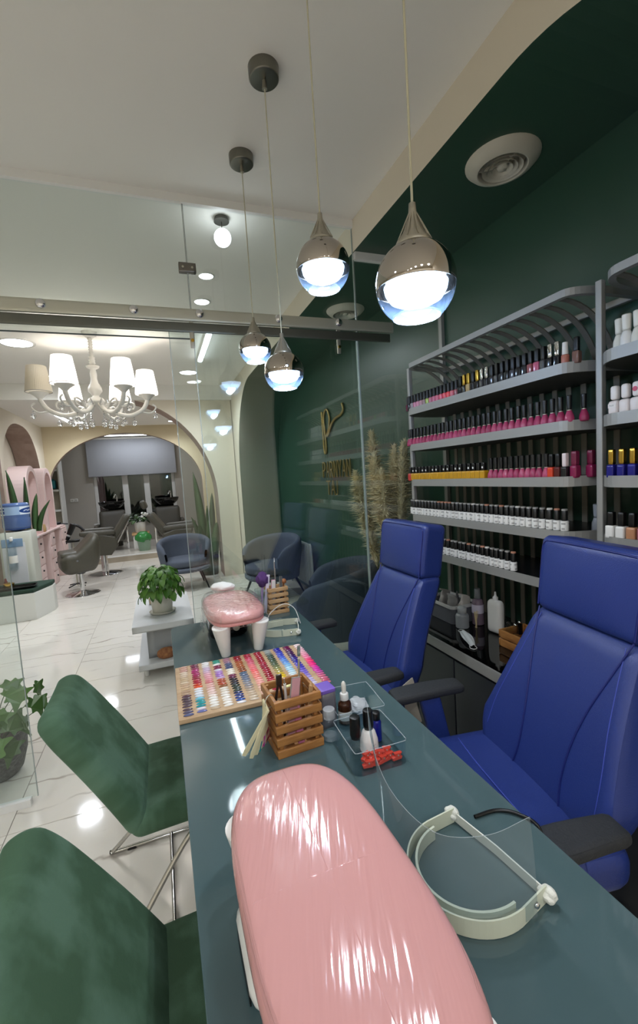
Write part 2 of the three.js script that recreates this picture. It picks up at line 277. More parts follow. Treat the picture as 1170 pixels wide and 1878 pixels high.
{ // small bare globe by the top of the glass
  const o = thing('globe_bulb_lamp', 'small bare white globe bulb hanging just under the ceiling behind the glass', 'lamp', [0.44, 2.824, -2.42]);
  mesh('ceiling_cap', cyl(0.035, 0.04, 0.02, 24, 0, -0.01, 0), std(0x4a4a45, 0.4, 0.7), o); mesh('cord', rod([0, -0.06, 0], [0, -0.02, 0], 0.002), M.black, o);
  mesh('lamp_globe', new THREE.SphereGeometry(0.045, 24, 16), glow(0xf6faff, 3), o, [0, -0.1, 0]); light(new THREE.PointLight(COOL, 0.05), o, [0, -0.1, 0]).shadow.radius = 2;
}
{ // chandelier
  const C = [-0.445, 0, -4.4], o = thing('chandelier', 'ornate white six-arm chandelier with pleated shades and hanging crystals', 'chandelier', C), w = std(0xe2ded6, 0.5), cr = phy(0xf5f5f5, 0.0, { transmission: 0.9, thickness: 0.02, ior: 1.6 });
  mesh('ceiling_rose', lathe([[0, 2.77], [0.03, 2.775], [0.06, 2.8], [0.065, 2.824]], 28), w, o);
  const chain = mesh('chain_sleeve', lathe(Array.from({ length: 22 }, (_, i) => [0.013 + 0.008 * (i % 2) + (i > 14 ? 0.008 : 0), 2.775 - i * 0.0115]), 14), w, o);
  mesh('column', lathe([[0.02, 2.535], [0.055, 2.53], [0.05, 2.515], [0.022, 2.5], [0.03, 2.46], [0.026, 2.42], [0.034, 2.38], [0.055, 2.34], [0.058, 2.31], [0.03, 2.275], [0.028, 2.26], [0.06, 2.245], [0.075, 2.22], [0.07, 2.205], [0.03, 2.19], [0, 2.185]], 28), w, o);
  const shG = (() => { const p = [], n = 44; const g = new THREE.CylinderGeometry(0.074, 0.102, 0.215, n * 2, 1, true); bend(g, v => { const a = Math.atan2(v.z, v.x), k = 1 + 0.018 * Math.cos(a * n); v.x *= k; v.z *= k; }); return g; })();
  const unlit = phy(0xdbd2c0, 0.9, { transmission: 0.25, thickness: 0, side: THREE.DoubleSide }), lit = phy(0xf4f4f2, 0.9, { transmission: 0.5, thickness: 0, side: THREE.DoubleSide });
  const view = Math.atan2(4.4, 0.445);                       // direction towards the middle of the room
  for (let k = 0; k < 6; k++) {
    const a = view + (30 + 60 * k) * D2R, x = Math.cos(a) * 0.43, z = Math.sin(a) * 0.43, on = k !== 1, c = Math.cos(a), s = Math.sin(a), q = (r, y) => [r * c, y, r * s];
    const arm = mesh('arm', tube([q(0.05, 2.2), q(0.13, 2.13), q(0.26, 2.095), q(0.37, 2.14), q(0.42, 2.21), q(0.43, 2.26)], 0.019, 26, 8), w, o);
    mesh('scroll', tube([q(0.16, 2.12), q(0.22, 2.19), q(0.3, 2.21), q(0.31, 2.16), q(0.26, 2.15)], 0.009, 18, 6), w, arm);
    mesh('scroll', tube([q(0.36, 2.13), q(0.45, 2.12), q(0.5, 2.17), q(0.47, 2.2)], 0.008, 14, 6), w, arm);
    mesh('candle_cup', lathe([[0.016, 2.235], [0.04, 2.26], [0.075, 2.285], [0.07, 2.29], [0.02, 2.29]], 22).translate(x, 0, z), w, arm);
    mesh('lamp_shade', shG, on ? lit : unlit, o, [x, 2.4, z]);
    const rim = mesh('shade_rim', new THREE.TorusGeometry(0.102, 0.0025, 6, 40).rotateX(Math.PI / 2), std(0x9c9a96, 0.6), o, [x, 2.293, z]);
    if (on) { mesh('bulb', new THREE.SphereGeometry(0.034, 16, 12), glow(0xfff6ea, 9), o, [x, 2.39, z]); light(new THREE.PointLight(0xfff6ec, SHADE), o, [x, 2.39, z]).shadow.radius = 1.6; }
    else mesh('unlit_bulb', new THREE.SphereGeometry(0.034, 16, 12), M.white, o, [x, 2.39, z]);
    const drop = (x, y, z, n, r) => { const g = []; for (let i = 0; i < n; i++) g.push(new THREE.OctahedronGeometry(0.008, 0).translate(x, y - 0.018 * i, z)); const b = new THREE.OctahedronGeometry(r, 1); b.scale(1, 1.2, 1); mesh('crystal_drop', merge([...g, b.translate(x, y - 0.018 * n - r * 0.9, z)]), cr, o); };
    drop(...q(0.49, 2.13), 1, 0.022); drop(...q(0.3, 2.08), 2, 0.022); drop(...q(0.2, 2.09), 3, 0.02); drop(...q(0.1, 2.12), 4, 0.024);
    const pr = mesh('prism_pendalogue', new THREE.OctahedronGeometry(0.04, 0).scale(0.7, 1.4, 0.3), cr, o, q(0.09, 2.19)); pr.rotation.y = -a + Math.PI / 2;
  }
}
// ---------- manicure table and what stands on it ----------
const TY = 0.75;                                           // table top height
function pillow(outline, prof, c) {                        // a body whose plan is the outline: rings given as [share of outline, height]
  const n = outline.length, pos = [], idx = []; c = c || outline.reduce((a, p) => [a[0] + p[0] / n, a[1] + p[1] / n], [0, 0]);
  for (const [k, y] of prof) for (const [x, z] of outline) pos.push(c[0] + (x - c[0]) * k, y, c[1] + (z - c[1]) * k);
  for (let j = 0; j < prof.length - 1; j++) for (let i = 0; i < n; i++) { const a = j * n + i, b = j * n + (i + 1) % n; idx.push(a, a + n, b, b, a + n, b + n); }
  const g = new THREE.BufferGeometry(); g.setAttribute('position', new THREE.Float32BufferAttribute(pos, 3)); g.setIndex(idx); g.computeVertexNormals(); return uvm(g);
}
{
  const t = thing('manicure_table', 'long manicure table with dark teal glass top', 'table', [0.31, 0, -0.85]);
  const tm = phy(0x4b5f62, 0.045, { specularIntensity: 1 }), dk = std(0x1c2324, 0.4);
  const out = rrect(0.625, 2.72, 0.045, 0, 0, 8);
  mesh('top_board', slab(out.map(([x, z]) => [x * 0.995, z * 0.999]), TY - 0.034, TY - 0.009), dk, t);
  mesh('glass_top', slab(out, TY - 0.009, TY, 0.0015), tm, t);
  for (const z of [-1.26, 1.2]) mesh('panel_leg', rbox(0.5, TY - 0.035, 0.03, 0.004, 4), dk, t, [0.02, (TY - 0.035) / 2, z]);
  mesh('apron', rbox(0.025, 0.1, 2.44, 0.004, 4), dk, t, [0.06, TY - 0.085, -0.03]);
}
const wrapBump = texture(512, (u, v) => { const w = fbm(u * 4, v * 4, 61, 4, 4, 3), a = fbm(u * 40 + v * 14 + w * 2.2, v * 3, 62, 1e9, 3, 3), b = fbm(u * 90 + v * 30, v * 6 + w, 63, 1e9, 6, 2); return Math.pow(Math.max(0, a - 0.2), 1.5) * 1.5 * (0.25 + 0.9 * w) + 0.25 * b; }, false, 2.6);
const pinkPad = phy(0xd39b98, 0.1, { bumpMap: wrapBump, bumpScale: 0.0014 });
const pinkEdge = std(0xd98f8b, 0.45);
function handRest(p, ry, label, far) {
  const o = thing('hand_rest', label, 'hand rest', p, ry, 'pink padded manicure hand rests'), N = 96, W = 0.118, L = far ? 0.21 : 0.25, out = [];
  for (let i = 0; i < N; i++) { const a = i / N * 2 * Math.PI, c = Math.cos(a), s = Math.sin(a), e = far ? 3.2 : 3.1, ex = far ? 3.2 : 3.1; let x = Math.sign(c) * Math.pow(Math.abs(c), 2 / ex) * W, z = Math.sign(s) * Math.pow(Math.abs(s), 2 / e) * L; out.push([x * (far ? 1 : 1 + 0.02 * z / L), z]); }
  const H = far ? 0.178 : 0.172;
  mesh('padded_top', pillow(out, [[0, H], [0.25, H], [0.5, H - 0.0004], [0.7, H - 0.0015], [0.84, H - 0.004], [0.92, H - 0.008], [0.97, H - 0.014], [0.995, H - 0.022], [1, H - 0.03], [0.99, H - 0.034]].reverse()), pinkPad, o);
  mesh('base_board', pillow(out, [[0, H - 0.052], [0.96, H - 0.052], [0.975, H - 0.05], [0.985, H - 0.034], [0.5, H - 0.034], [0, H - 0.034]]), pinkEdge, o);
  for (const sx of [-1, 1]) for (const sz of [-1, 1]) mesh('leg', lathe([[0, 0], [0.016, 0], [0.0185, 0.004], [0.036, H - 0.056], [0.036, H - 0.05], [0, H - 0.05]], 24), M.whiteGloss, o, [sx * (W - 0.052), 0, sz * (L - (far ? 0.05 : 0.07))], [sz * 0.07, 0, -sx * 0.1]);
  if (far) {
    const g = pillow(out, [[1.08, 0.045], [1.05, 0.1], [1.03, H - 0.04], [1.025, H - 0.012], [0.97, H + 0.003], [0.6, H + 0.007], [0.2, H + 0.004], [0, H + 0.004]]);
    bend(g, v => { const a = Math.atan2(v.z, v.x); const low = Math.max(0, (H - v.y) / H); v.x += 0.012 * low * Math.sin(a * 9); v.z += 0.012 * low * Math.cos(a * 7); if (v.z > 0.02) v.y = Math.max(v.y, H - 0.05); if (v.y > H) v.y += 0.006 * Math.max(0, vnoise(v.x * 40, v.z * 40, 5) - 0.4); });
    mesh('plastic_cover', g, M.film, o);
  }
  return o;
}
handRest([0.258, TY, -1.885], 0.03, 'pink hand rest on white tapered legs under loose plastic, behind the colour swatch board', true);
handRest([0.168, TY, -0.512], 0, 'pink padded hand rest tightly wrapped in creased cling film', false);
{ // things under and behind the hand rests
  const o = thing('nail_drill_box', 'black glossy nail machine standing under the plastic-covered hand rest', 'nail machine', [0.24, TY, -2.0]);
  mesh('housing', bend(rbox(0.17, 0.1, 0.2, 0.03, 8), v => { v.x *= 1 - 1.2 * Math.max(0, v.y); }), M.blackGloss, o, [0, 0.051, 0]);
  mesh('dial', cyl(0.014, 0.016, 0.012, 20).rotateX(Math.PI / 2), M.steel, o, [0.03, 0.05, 0.105]); mesh('side_strip', rbox(0.006, 0.06, 0.012, 0.002, 4), M.chrome, o, [-0.08, 0.045, 0.07]);
  const q = thing('nail_lamp', 'white nail curing lamp tucked under the cling-film hand rest', 'nail lamp', [0.105, TY, -0.575]);
  mesh('shell', bend(rbox(0.105, 0.075, 0.15, 0.03, 8), v => { if (v.y > 0) v.x *= 0.86; }), M.whiteGloss, q, [0, 0.038, 0]); mesh('opening', rbox(0.004, 0.03, 0.09, 0.002, 4), M.black, q, [-0.051, 0.02, 0]);
  const w = thing('folded_white_cloth', 'folded white cloth lying at the far end of the plastic-covered hand rest', 'cloth', [0.25, TY + 0.186, -2.07]);
  mesh('folds', soft(bend(new THREE.IcosahedronGeometry(1, 4), v => { const k = 0.78 + 0.45 * vnoise(v.x * 3 + 4, v.y * 3 + v.z * 2.6, 4); v.set(v.x * 0.075 * k, v.y * 0.026 * k + 0.012 * Math.max(0, 0.5 - Math.abs(v.x + 0.3)), v.z * 0.045 * k); })), std(0xf0efec, 0.85), w, [0, 0.01, 0], [0, -0.35, 0], 0.75);
}
{ // swatch board with its painted nail tips
  const b = thing('nail_swatch_board', 'wooden board with columns of painted nail tips in many colours', 'swatch board', [0.235, TY, -1.472], -0.01), wood = std(0xffffff, 0.55, 0, { map: woodTex(0xc7a884, 0xa98560, 7) });
  mesh('board', uvm(rbox(0.474, 0.016, 0.384, 0.003, 6), 3), wood, b, [0, 0.0082, 0]);
  const cols = [
    'c9a08e c4968a d8c4ae cdb59c c8b090 d6c2a8 c7a98c cdb08c b79a80 5b3f4c 4c3a46 5a4a54 55424e 58526c 5a5f86',
    '6b2b46 8d3b5c a92a72 9c2260 93204a 8f1f3a a8283a c23a26 d8552e e9e4e6 dfe3ea cfdbe6 7cc4d8 2f9aa0 2a8f98 dcd6e0 6a70a8',
    'e9e6e6 d9d4da cbb3cc d6b0c6 dfaab8 e0a0ac d88a92 cf7a80 e0b0a8 e7c2bc eccfc8 f0e2da ece8e2 efece6 e6e2da c9b49a',
    '3f9a86 e9e9e6 7a2a4c d8cfe0 b48ccc a878c4 c9a8d4 b05a44 a8462e 8e5a3c e6ded2 ede6dc f1ece4 efeae2 f2eee8 efebe3',
    'a87a88 8c6c84 4f5a7c 3c4a74 e2dcd0 e8e2d6 7a3a58 5c2a48 2c2630 23242c 2a3a36 33423c 24305c 2a3c80 3c5aa0 e8e6ea',
    '8a1f2c 94262c a3502c a85a34 96522e 8a4c2e 4a6078 5c6c88 6c7890 7c8494 8c8a90 a0948c b4a290 c8b49c d0bfa8 d8c8b4',
    'a01c38 b42a4a cf5a74 d86a80 e0707c e87880 f06a70 f27c78 ee8a80 f09a90 eea8a0 f0b8ac f4c8b8 eec0b0 e8b8a8 f2d2c4',
    '9a1630 a01a34 94142c 8c1228 a51e3c 98183a 8e1430 a01c3a 96162e 8c1026 a41a36 9a1432 90122c a21c3c 98162e 8e1228',
    '9aa09c 6c7470 2f4a44 2c4238 3c5240 4c5c44 6c7450 848a5c a89c58 d0b03c e4c234 ecd04c f0dc70 e8e0a0 b8d8b0 8cc8a0',
    '2a2a9c 3038ac 3a4cc0 4460cc 5478d4 6494dc 78aee4 90c4ea a8d4ee c0e0f0 d4eaf2 a8dcdc 7cc8c8 5cb4b4 48a4a8 dce8ec',
    '6a1a4c 5a2254 4a2458 3e2458 38246c 342a84 30309c 3a38b0 4c44bc 6454c4 7c68cc 9480d4 ac9cdc c4b8e4 d8d0ec e8e2f0',
    'f2dada f0ccd0 f0bcc8 f0acbc ee9cb4 ec7ca0 f04c80 f23c74 f02c84 e83ca0 d83cac cc54a8 c86090 d06c88 c85878 d87c90',
  ].map(s => s.split(' '));
  const lib = new Map(), cm = c => { if (!lib.has(c)) lib.set(c, phy(parseInt(c, 16), 0.16)); return lib.get(c); };
  const tip = new THREE.SphereGeometry(1, 12, 6, 0, 2 * Math.PI, 0, Math.PI / 2); tip.scale(0.0155, 0.0045, 0.0062);
  cols.forEach((c, i) => { const n = 22; for (let k = 0; k < n; k++) { const col = c[Math.min(c.length - 1, Math.floor(k / n * c.length))]; mesh('nail_tip', tip, cm(col), b, [-0.208 + i * 0.0395 + rnd(-0.001, 0.001) + (i === 11 ? 0.006 : 0), 0.0162, -0.178 + k * 0.01655 + (i < 1 && k > 18 ? 0.004 : 0)], [0, rnd(-0.09, 0.09), rnd(-0.05, 0.05)]); } });
}
const crateWood = std(0xffffff, 0.45, 0, { map: woodTex(0xb07a42, 0x7a4a22, 17, 10) }), paleWood = std(0xffffff, 0.55, 0, { map: woodTex(0xcfa778, 0xb0875a, 19, 10) });
function crate(label, p, ry, w, d, h, n, mat, gap = 0.5) {
  const o = thing('slatted_wooden_crate', label, 'crate', p, ry, 'small slatted crates for manicure tools'), t = 0.009, sh = h / (n - (1 - gap) * 0 + 0) , pitch = (h - sh * gap) / (n - 1);
  const hgt = Math.min(pitch * 0.62, sh), fg = uvm(rbox(w, hgt, t, 0.0012, 4), 6), sg = uvm(rbox(t, hgt, d - 2 * t, 0.0012, 4), 6);
  for (let i = 0; i < n; i++) { const y = hgt / 2 + i * (h - hgt) / (n - 1); for (const s of [-1, 1]) { mesh('slat', fg, mat, o, [0, y, s * (d - t) / 2]); mesh('slat', sg, mat, o, [s * (w - t) / 2, y, 0]); } }
  for (const sx of [-1, 1]) for (const sz of [-1, 1]) mesh('corner_post', uvm(rbox(t * 1.1, h * 0.98, t * 1.1, 0.001, 4), 6), mat, o, [sx * (w / 2 - t * 1.55), h * 0.49, sz * (d / 2 - t * 1.55)]);
  mesh('bottom', uvm(bx(w - 2 * t, 0.004, d - 2 * t, 0, 0.004, 0), 6), mat, o); return o;
}
crate('dark brown slatted crate of nail tools in front of the swatch board', [0.279, TY, -1.074], 0.06, 0.125, 0.125, 0.146, 5, crateWood);
crate('pale slatted crate of brushes beside the far face shield', [0.527, TY, -2.17], 0.05, 0.105, 0.085, 0.135, 5, paleWood);
// tools standing in the crates
function stick(name, label, cat, base, top, build) { const o = thing(name, label, cat, base); const d = V(top[0] - base[0], top[1] - base[1], top[2] - base[2]); build(o, d.length()); o.quaternion.setFromUnitVectors(V(0, 1, 0), d.normalize()); return o; }
const B1 = TY + 0.009;
stick('nail_file', 'grey flat nail file leaning out of the brown crate', 'nail file', [0.262, B1, -1.05], [0.283, 0.945, -1.022], (o, L) => { mesh('abrasive_board', rbox(0.024, L, 0.004, 0.0018, 6), std(0x9a938e, 0.9), o, [0, L / 2, 0]); mesh('pink_core', rbox(0.022, L - 0.004, 0.0046, 0.001, 4), std(0xd8a0a8, 0.8), o, [0.0016, L / 2, 0]); });
stick('cuticle_pusher', 'slim steel cuticle pusher standing in the brown crate', 'tool', [0.302, B1, -1.09], [0.314, 0.995, -1.085], (o, L) => { mesh('handle', cyl(0.003, 0.003, L * 0.86, 12, 0, L * 0.43, 0), M.steel, o); mesh('spoon_tip', rbox(0.009, 0.03, 0.002, 0.001, 6), M.chrome, o, [0, L - 0.012, 0]); });
stick('nail_clipper', 'dark steel cuticle clipper standing in the brown crate', 'clipper', [0.247, B1, -1.085], [0.252, 0.94, -1.075], (o, L) => { for (const s of [-1, 1]) mesh('handle', tube([[s * 0.012, 0, 0], [s * 0.011, L * 0.5, 0], [s * 0.003, L * 0.82, 0]], 0.0036, 14, 8), std(0x4a4440, 0.35, 0.8), o); mesh('jaw', rbox(0.016, 0.03, 0.008, 0.003, 6), std(0x5a524c, 0.3, 0.9), o, [0, L * 0.9, 0]); });
stick('dotting_tool', 'thin white dotting tool leaning in the brown crate', 'tool', [0.275, B1, -1.1], [0.262, 0.93, -1.06], (o, L) => { mesh('handle', cyl(0.0035, 0.0035, L * 0.9, 10, 0, L * 0.45, 0), M.whiteGloss, o); mesh('steel_tip', cyl(0.001, 0.0025, L * 0.1, 8, 0, L * 0.95, 0), M.steel, o); });
stick('wooden_stick', 'flat wooden cuticle stick leaning at the crate corner', 'stick', [0.315, B1, -1.055], [0.331, 0.912, -1.048], (o, L) => { mesh('shaft', rbox(0.012, L * 0.92, 0.003, 0.001, 5), paleWood, o, [0, L * 0.46, 0]); mesh('bevelled_tip', cyl(0.001, 0.006, L * 0.08, 4, 0, L * 0.96, 0), paleWood, o); });
stick('pink_nail_brush', 'pink plastic tool visible between the brown crate slats', 'brush', [0.29, B1, -1.035], [0.283, 0.865, -1.045], (o, L) => { mesh('handle', rbox(0.02, L, 0.012, 0.005, 6), std(0xd983a6, 0.4), o, [0, L / 2, 0]); mesh('collar', cyl(0.008, 0.008, 0.012, 12, 0, L, 0), M.steel, o); });
const B2 = TY + 0.009;
stick('long_brush', 'long thin nail art brush rising from the pale crate', 'brush', [0.525, B2, -2.175], [0.53, 1.035, -2.17], (o, L) => { mesh('handle', cyl(0.0035, 0.003, L * 0.8, 10, 0, L * 0.4, 0), std(0x8c857c, 0.4), o); mesh('ferrule', cyl(0.003, 0.0038, L * 0.12, 10, 0, L * 0.86, 0), M.chrome, o); mesh('bristle_tip', cyl(0.0006, 0.003, L * 0.08, 8, 0, L * 0.96, 0), M.white, o); });
stick('pink_nail_file', 'pink and white buffer block file in the pale crate', 'nail file', [0.505, B2, -2.165], [0.512, 0.925, -2.15], (o, L) => { mesh('foam_core', rbox(0.022, L, 0.01, 0.003, 5), std(0xe4a3b8, 0.8), o, [0, L / 2, 0]); mesh('white_face', rbox(0.02, L * 0.98, 0.003, 0.001, 4), std(0xe9e4e2, 0.9), o, [0, L / 2, 0.0058]); });
stick('grey_nail_file', 'grey nail file standing upright in the pale crate', 'nail file', [0.548, B2, -2.16], [0.556, 0.935, -2.165], (o, L) => { mesh('abrasive_board', rbox(0.016, L, 0.004, 0.0018, 5), std(0xa8a4a0, 0.9), o, [0, L / 2, 0]); mesh('core', rbox(0.014, L, 0.0046, 0.001, 4), std(0x5b5a58, 0.8), o, [0, L / 2, 0]); });
stick('round_head_brush', 'wooden stick with a round brown head in the pale crate', 'tool', [0.562, B2, -2.18], [0.572, 0.905, -2.17], (o, L) => { mesh('handle', cyl(0.004, 0.004, L, 10, 0, L / 2, 0), std(0x8a5a38, 0.5), o); mesh('round_head', new THREE.SphereGeometry(0.014, 18, 12), std(0xa4683f, 0.35), o, [0, L, 0]); });
{
  const c = thing('plastic_cup', 'clear plastic cup holding a purple dusting brush beside the pale crate', 'cup', [0.452, TY, -2.175]); mesh('wall', lathe([[0.001, 0.002], [0.03, 0.002], [0.036, 0.13], [0.0355, 0.13], [0.0295, 0.003]], 28), M.acrylic, c); mesh('rim', new THREE.TorusGeometry(0.0358, 0.0012, 6, 32).rotateX(Math.PI / 2), M.acrylic, c, [0, 0.13, 0]);
  stick('dusting_brush', 'fluffy purple dusting brush in the clear plastic cup', 'brush', [0.445, TY + 0.006, -2.175], [0.462, 0.94, -2.172], (o, L) => {
    mesh('handle', cyl(0.006, 0.005, L * 0.75, 12, 0, L * 0.38, 0), std(0xb994c4, 0.4), o); mesh('bristles', bend(new THREE.SphereGeometry(0.032, 24, 16), v => { const k = 0.82 + 0.36 * vnoise(v.x * 240, v.z * 240, 3); v.multiplyScalar(k); v.y *= 1.15; }), std(0x5a3a72, 0.95), o, [0, L * 0.95, 0]);
  });
  stick('lilac_nail_file', 'lilac nail file leaning in the clear plastic cup', 'nail file', [0.46, TY + 0.006, -2.165], [0.488, 0.955, -2.15], (o, L) => { mesh('abrasive_board', rbox(0.018, L, 0.005, 0.002, 5), std(0xd3aecb, 0.85), o, [0, L / 2, 0]); mesh('core', rbox(0.016, L, 0.0056, 0.001, 4), std(0xeadff0, 0.8), o, [0, L / 2, 0]); });
}
{ // fan of swatch sticks on a ring
  const o = thing('swatch_stick_fan', 'fan of cream nail swatch sticks with coloured tips, hung at the brown crate', 'swatch sticks', [0.214, 0.888, -1.045]), cm = std(0xe6dcb4, 0.5);
  mesh('ring', new THREE.TorusGeometry(0.016, 0.0012, 6, 28), M.steel, o, [0.002, -0.002, 0], [0, 0.6, 0]);
  const tips = ['e8e0bc', 'e6dcb4', 'e6dcb4', 'e6dcb4', 'e6dcb4', '2a8a94', '2f7ea6', 'e6dcb4', 'd45cb0', 'c63c9c', 'b4a0d0', 'c9a08c', '8c3a44', '7a2a3c', 'a02840', 'b0485a'];
  for (let i = 0; i < 16; i++) {
    const t = i / 15, L = 0.122 - 0.016 * t, a = i < 2 ? -0.6 + 0.14 * i : -0.42 + 0.46 * t;
    const st = mesh('swatch_stick', bend(rbox(0.0105, L, 0.0028, 0.0012, 6), v => { const q = v.y / L; if (q < -0.2) v.x *= 1 + 0.35 * Math.sin(Math.min(1, (-0.2 - q) / 0.3) * Math.PI); if (q > 0.3) v.x *= 0.6; v.y -= L / 2; }), cm, o, [-0.008, -0.008, 0.03 - 0.06 * t], [0.1 - 0.12 * t, 0.15 + rnd(-0.15, 0.15), a]);
    if (i > 4) mesh('painted_tip', rbox(0.012, 0.03, 0.0034, 0.0014, 5), phy(parseInt(tips[i], 16), 0.2), st, [0, -L + 0.0155, 0]);
  }
}
// small bottles and trays
function tray(label, p, ry, w, d, h) {
  const o = thing('acrylic_tray', label, 'tray', p, ry, 'clear acrylic trays on the table'), out = rrect(w, d, 0.016, 0, 0, 5);
  mesh('bottom', slab(out, 0, 0.0025), M.acrylic, o); mesh('wall', ribbon(out.map(q => [q[0], q[1]]), 0.002, h, 0.002, true), M.acrylic, o);
  mesh('rim', tube(out.filter((_, i) => i % 2 === 0).map(q => [q[0], h, q[1]]), 0.0011, 90, 6, true), phy(0xf2f7fa, 0.06, { transmission: 0.75, thickness: 0 }), o); return o;
}
tray('clear acrylic tray of bottles and orange clips beside the near hand rest', [0.437, TY, -0.94], -0.04, 0.135, 0.15, 0.058);
tray('clear acrylic tray behind the tray of orange clips, with an amber dropper bottle', [0.475, TY, -1.115], -0.1, 0.14, 0.15, 0.05);
const tb = TY + 0.003;
{
  const A = thing('dropper_bottle', 'amber glass dropper bottle with white rubber bulb', 'bottle', [0.436, tb, -1.085]); mesh('body', lathe([[0, 0], [0.018, 0], [0.0195, 0.003], [0.0195, 0.05], [0.017, 0.058], [0.009, 0.064], [0.009, 0.068], [0, 0.068]], 28), phy(0x3a1d0a, 0.06), A); mesh('paper_label', cyl(0.0198, 0.0198, 0.025, 28, 0, 0.024, 0, true), std(0xdfdcd4, 0.7), A);
  mesh('collar', lathe([[0.009, 0.066], [0.0125, 0.066], [0.012, 0.083], [0.008, 0.085], [0, 0.085]], 24), M.white, A); mesh('rubber_bulb', lathe([[0.0065, 0.085], [0.007, 0.1], [0.006, 0.112], [0.003, 0.117], [0, 0.118]], 18), std(0xe4e0d6, 0.6), A);
  const B = thing('clear_polish_bottle', 'clear nail polish bottle with tall black cap in the acrylic tray', 'bottle', [0.404, tb, -0.945]); B.scale.setScalar(1.12); mesh('body', lathe([[0, 0], [0.02, 0], [0.022, 0.003], [0.021, 0.018], [0.013, 0.034], [0.009, 0.038], [0, 0.038]], 28), M.acrylic, B); mesh('cap', lathe([[0, 0.036], [0.0105, 0.036], [0.0125, 0.045], [0.0115, 0.084], [0.0105, 0.086], [0, 0.086]], 24), M.black, B);
  const C = thing('white_polish_bottle', 'white nail polish bottle with black cap in the acrylic tray', 'bottle', [0.44, tb, -0.945]); mesh('body', lathe([[0, 0], [0.02, 0], [0.0235, 0.003], [0.022, 0.03], [0.016, 0.05], [0.0105, 0.056], [0, 0.056]], 32), std(0xe9e5e0, 0.18), C); mesh('cap', lathe([[0, 0.054], [0.0105, 0.054], [0.0135, 0.068], [0.0125, 0.103], [0.011, 0.105], [0, 0.105]], 24), M.black, C);
  const cv = document.createElement('canvas'); cv.width = 256; cv.height = 128; const x2 = cv.getContext('2d'); x2.fillStyle = '#e9e5e0'; x2.fillRect(0, 0, 256, 128); x2.fillStyle = '#55504c'; x2.font = '34px serif'; x2.fillText('F', 150, 50); x2.fillText('C', 150, 92); x2.strokeStyle = '#8c8884'; x2.lineWidth = 3; for (let i = 0; i < 6; i++) { x2.beginPath(); x2.moveTo(40 + i * 9, 94); x2.lineTo(44 + i * 9, 60 + (i % 3) * 8); x2.stroke(); }
  const ct = new THREE.CanvasTexture(cv); ct.colorSpace = THREE.SRGBColorSpace; mesh('printed_label', new THREE.CylinderGeometry(0.0222, 0.0238, 0.026, 32, 1, true).rotateY(2.5).translate(0, 0.017, 0), std(0xffffff, 0.25, 0, { map: ct }), C);
  const E = thing('blue_bottle', 'small cobalt blue bottle with black cap in the acrylic tray', 'bottle', [0.475, tb, -0.972]); mesh('body', lathe([[0, 0], [0.012, 0], [0.0135, 0.003], [0.0135, 0.05], [0.01, 0.058], [0, 0.058]], 24), phy(0x101a7a, 0.06), E); mesh('cap', lathe([[0, 0.057], [0.011, 0.057], [0.011, 0.074], [0.009, 0.077], [0, 0.077]], 20), M.black, E);
  const F = thing('clear_jar_bottle', 'small clear bottle with clear screw cap beside the brown crate', 'bottle', [0.368, TY + 0.001, -1.03]); mesh('body', lathe([[0, 0], [0.0165, 0], [0.0185, 0.003], [0.0185, 0.055], [0.014, 0.06], [0, 0.06]], 28), M.acrylic, F); mesh('cap', lathe([[0.0145, 0.06], [0.016, 0.061], [0.016, 0.083], [0.0145, 0.085], [0, 0.085]], 28), phy(0xf3f5f6, 0.15, { transmission: 0.7, thickness: 0 }), F); mesh('liquid', cyl(0.0172, 0.0172, 0.012, 24, 0, 0.009, 0), phy(0xdfe6e8, 0.02, { transmission: 0.8, thickness: 0 }), F);
  const G = thing('purple_lid_box', 'grey upright box with purple lid between crate and acrylic trays', 'box', [0.386, TY, -1.105], 0.1); mesh('carton', rbox(0.044, 0.1, 0.05, 0.002, 4), std(0x7d7a80, 0.3, 0.3), G, [0, 0.05, 0]); mesh('lid', rbox(0.045, 0.012, 0.051, 0.002, 4), std(0x7d5fc0, 0.4), G, [0, 0.104, 0]);
  const cp = std(0xdc3a22, 0.35), clipG = extr(shape([[0, 0], [0.03, 0], [0.034, 0.008], [0.026, 0.012], [0.034, 0.022], [0.006, 0.024], [0.01, 0.014], [-0.002, 0.01]]), 0.012, 0.002);
  for (let i = 0; i < 9; i++) { const c = thing('orange_nail_clip', 'small orange plastic nail clip lying in the acrylic tray', 'clip', [0.395 + (i % 5) * 0.0185, tb + 0.001 + (i > 4 ? 0.009 : 0), -0.885 - (i > 4 ? 0.012 : 0) - rnd(0.012)], rnd(-0.5, 0.5), 'orange clips in the acrylic tray'); mesh('jaw', clipG, cp, c, [0, 0, 0], [-0.1, 0, 0], [0.75, 0.7, 0.9]); mesh('spring_pin', cyl(0.0018, 0.0018, 0.015, 8).rotateX(Math.PI / 2), M.steel, c, [0.014, 0.012, 0.004]); }
  const H = thing('crumpled_tissue', 'crumpled clear wrapper lying in the rear acrylic tray', 'wrapper', [0.492, tb, -1.12]); mesh('folds', bend(new THREE.IcosahedronGeometry(0.03, 4), v => { const k = 0.75 + 0.5 * vnoise(v.x * 90 + 5, v.y * 90 + v.z * 70, 9); v.multiplyScalar(k); v.y *= 0.6; }), phy(0xf0f2f4, 0.2, { transmission: 0.6, thickness: 0, side: THREE.DoubleSide }), H, [0, 0.018, 0]);
}
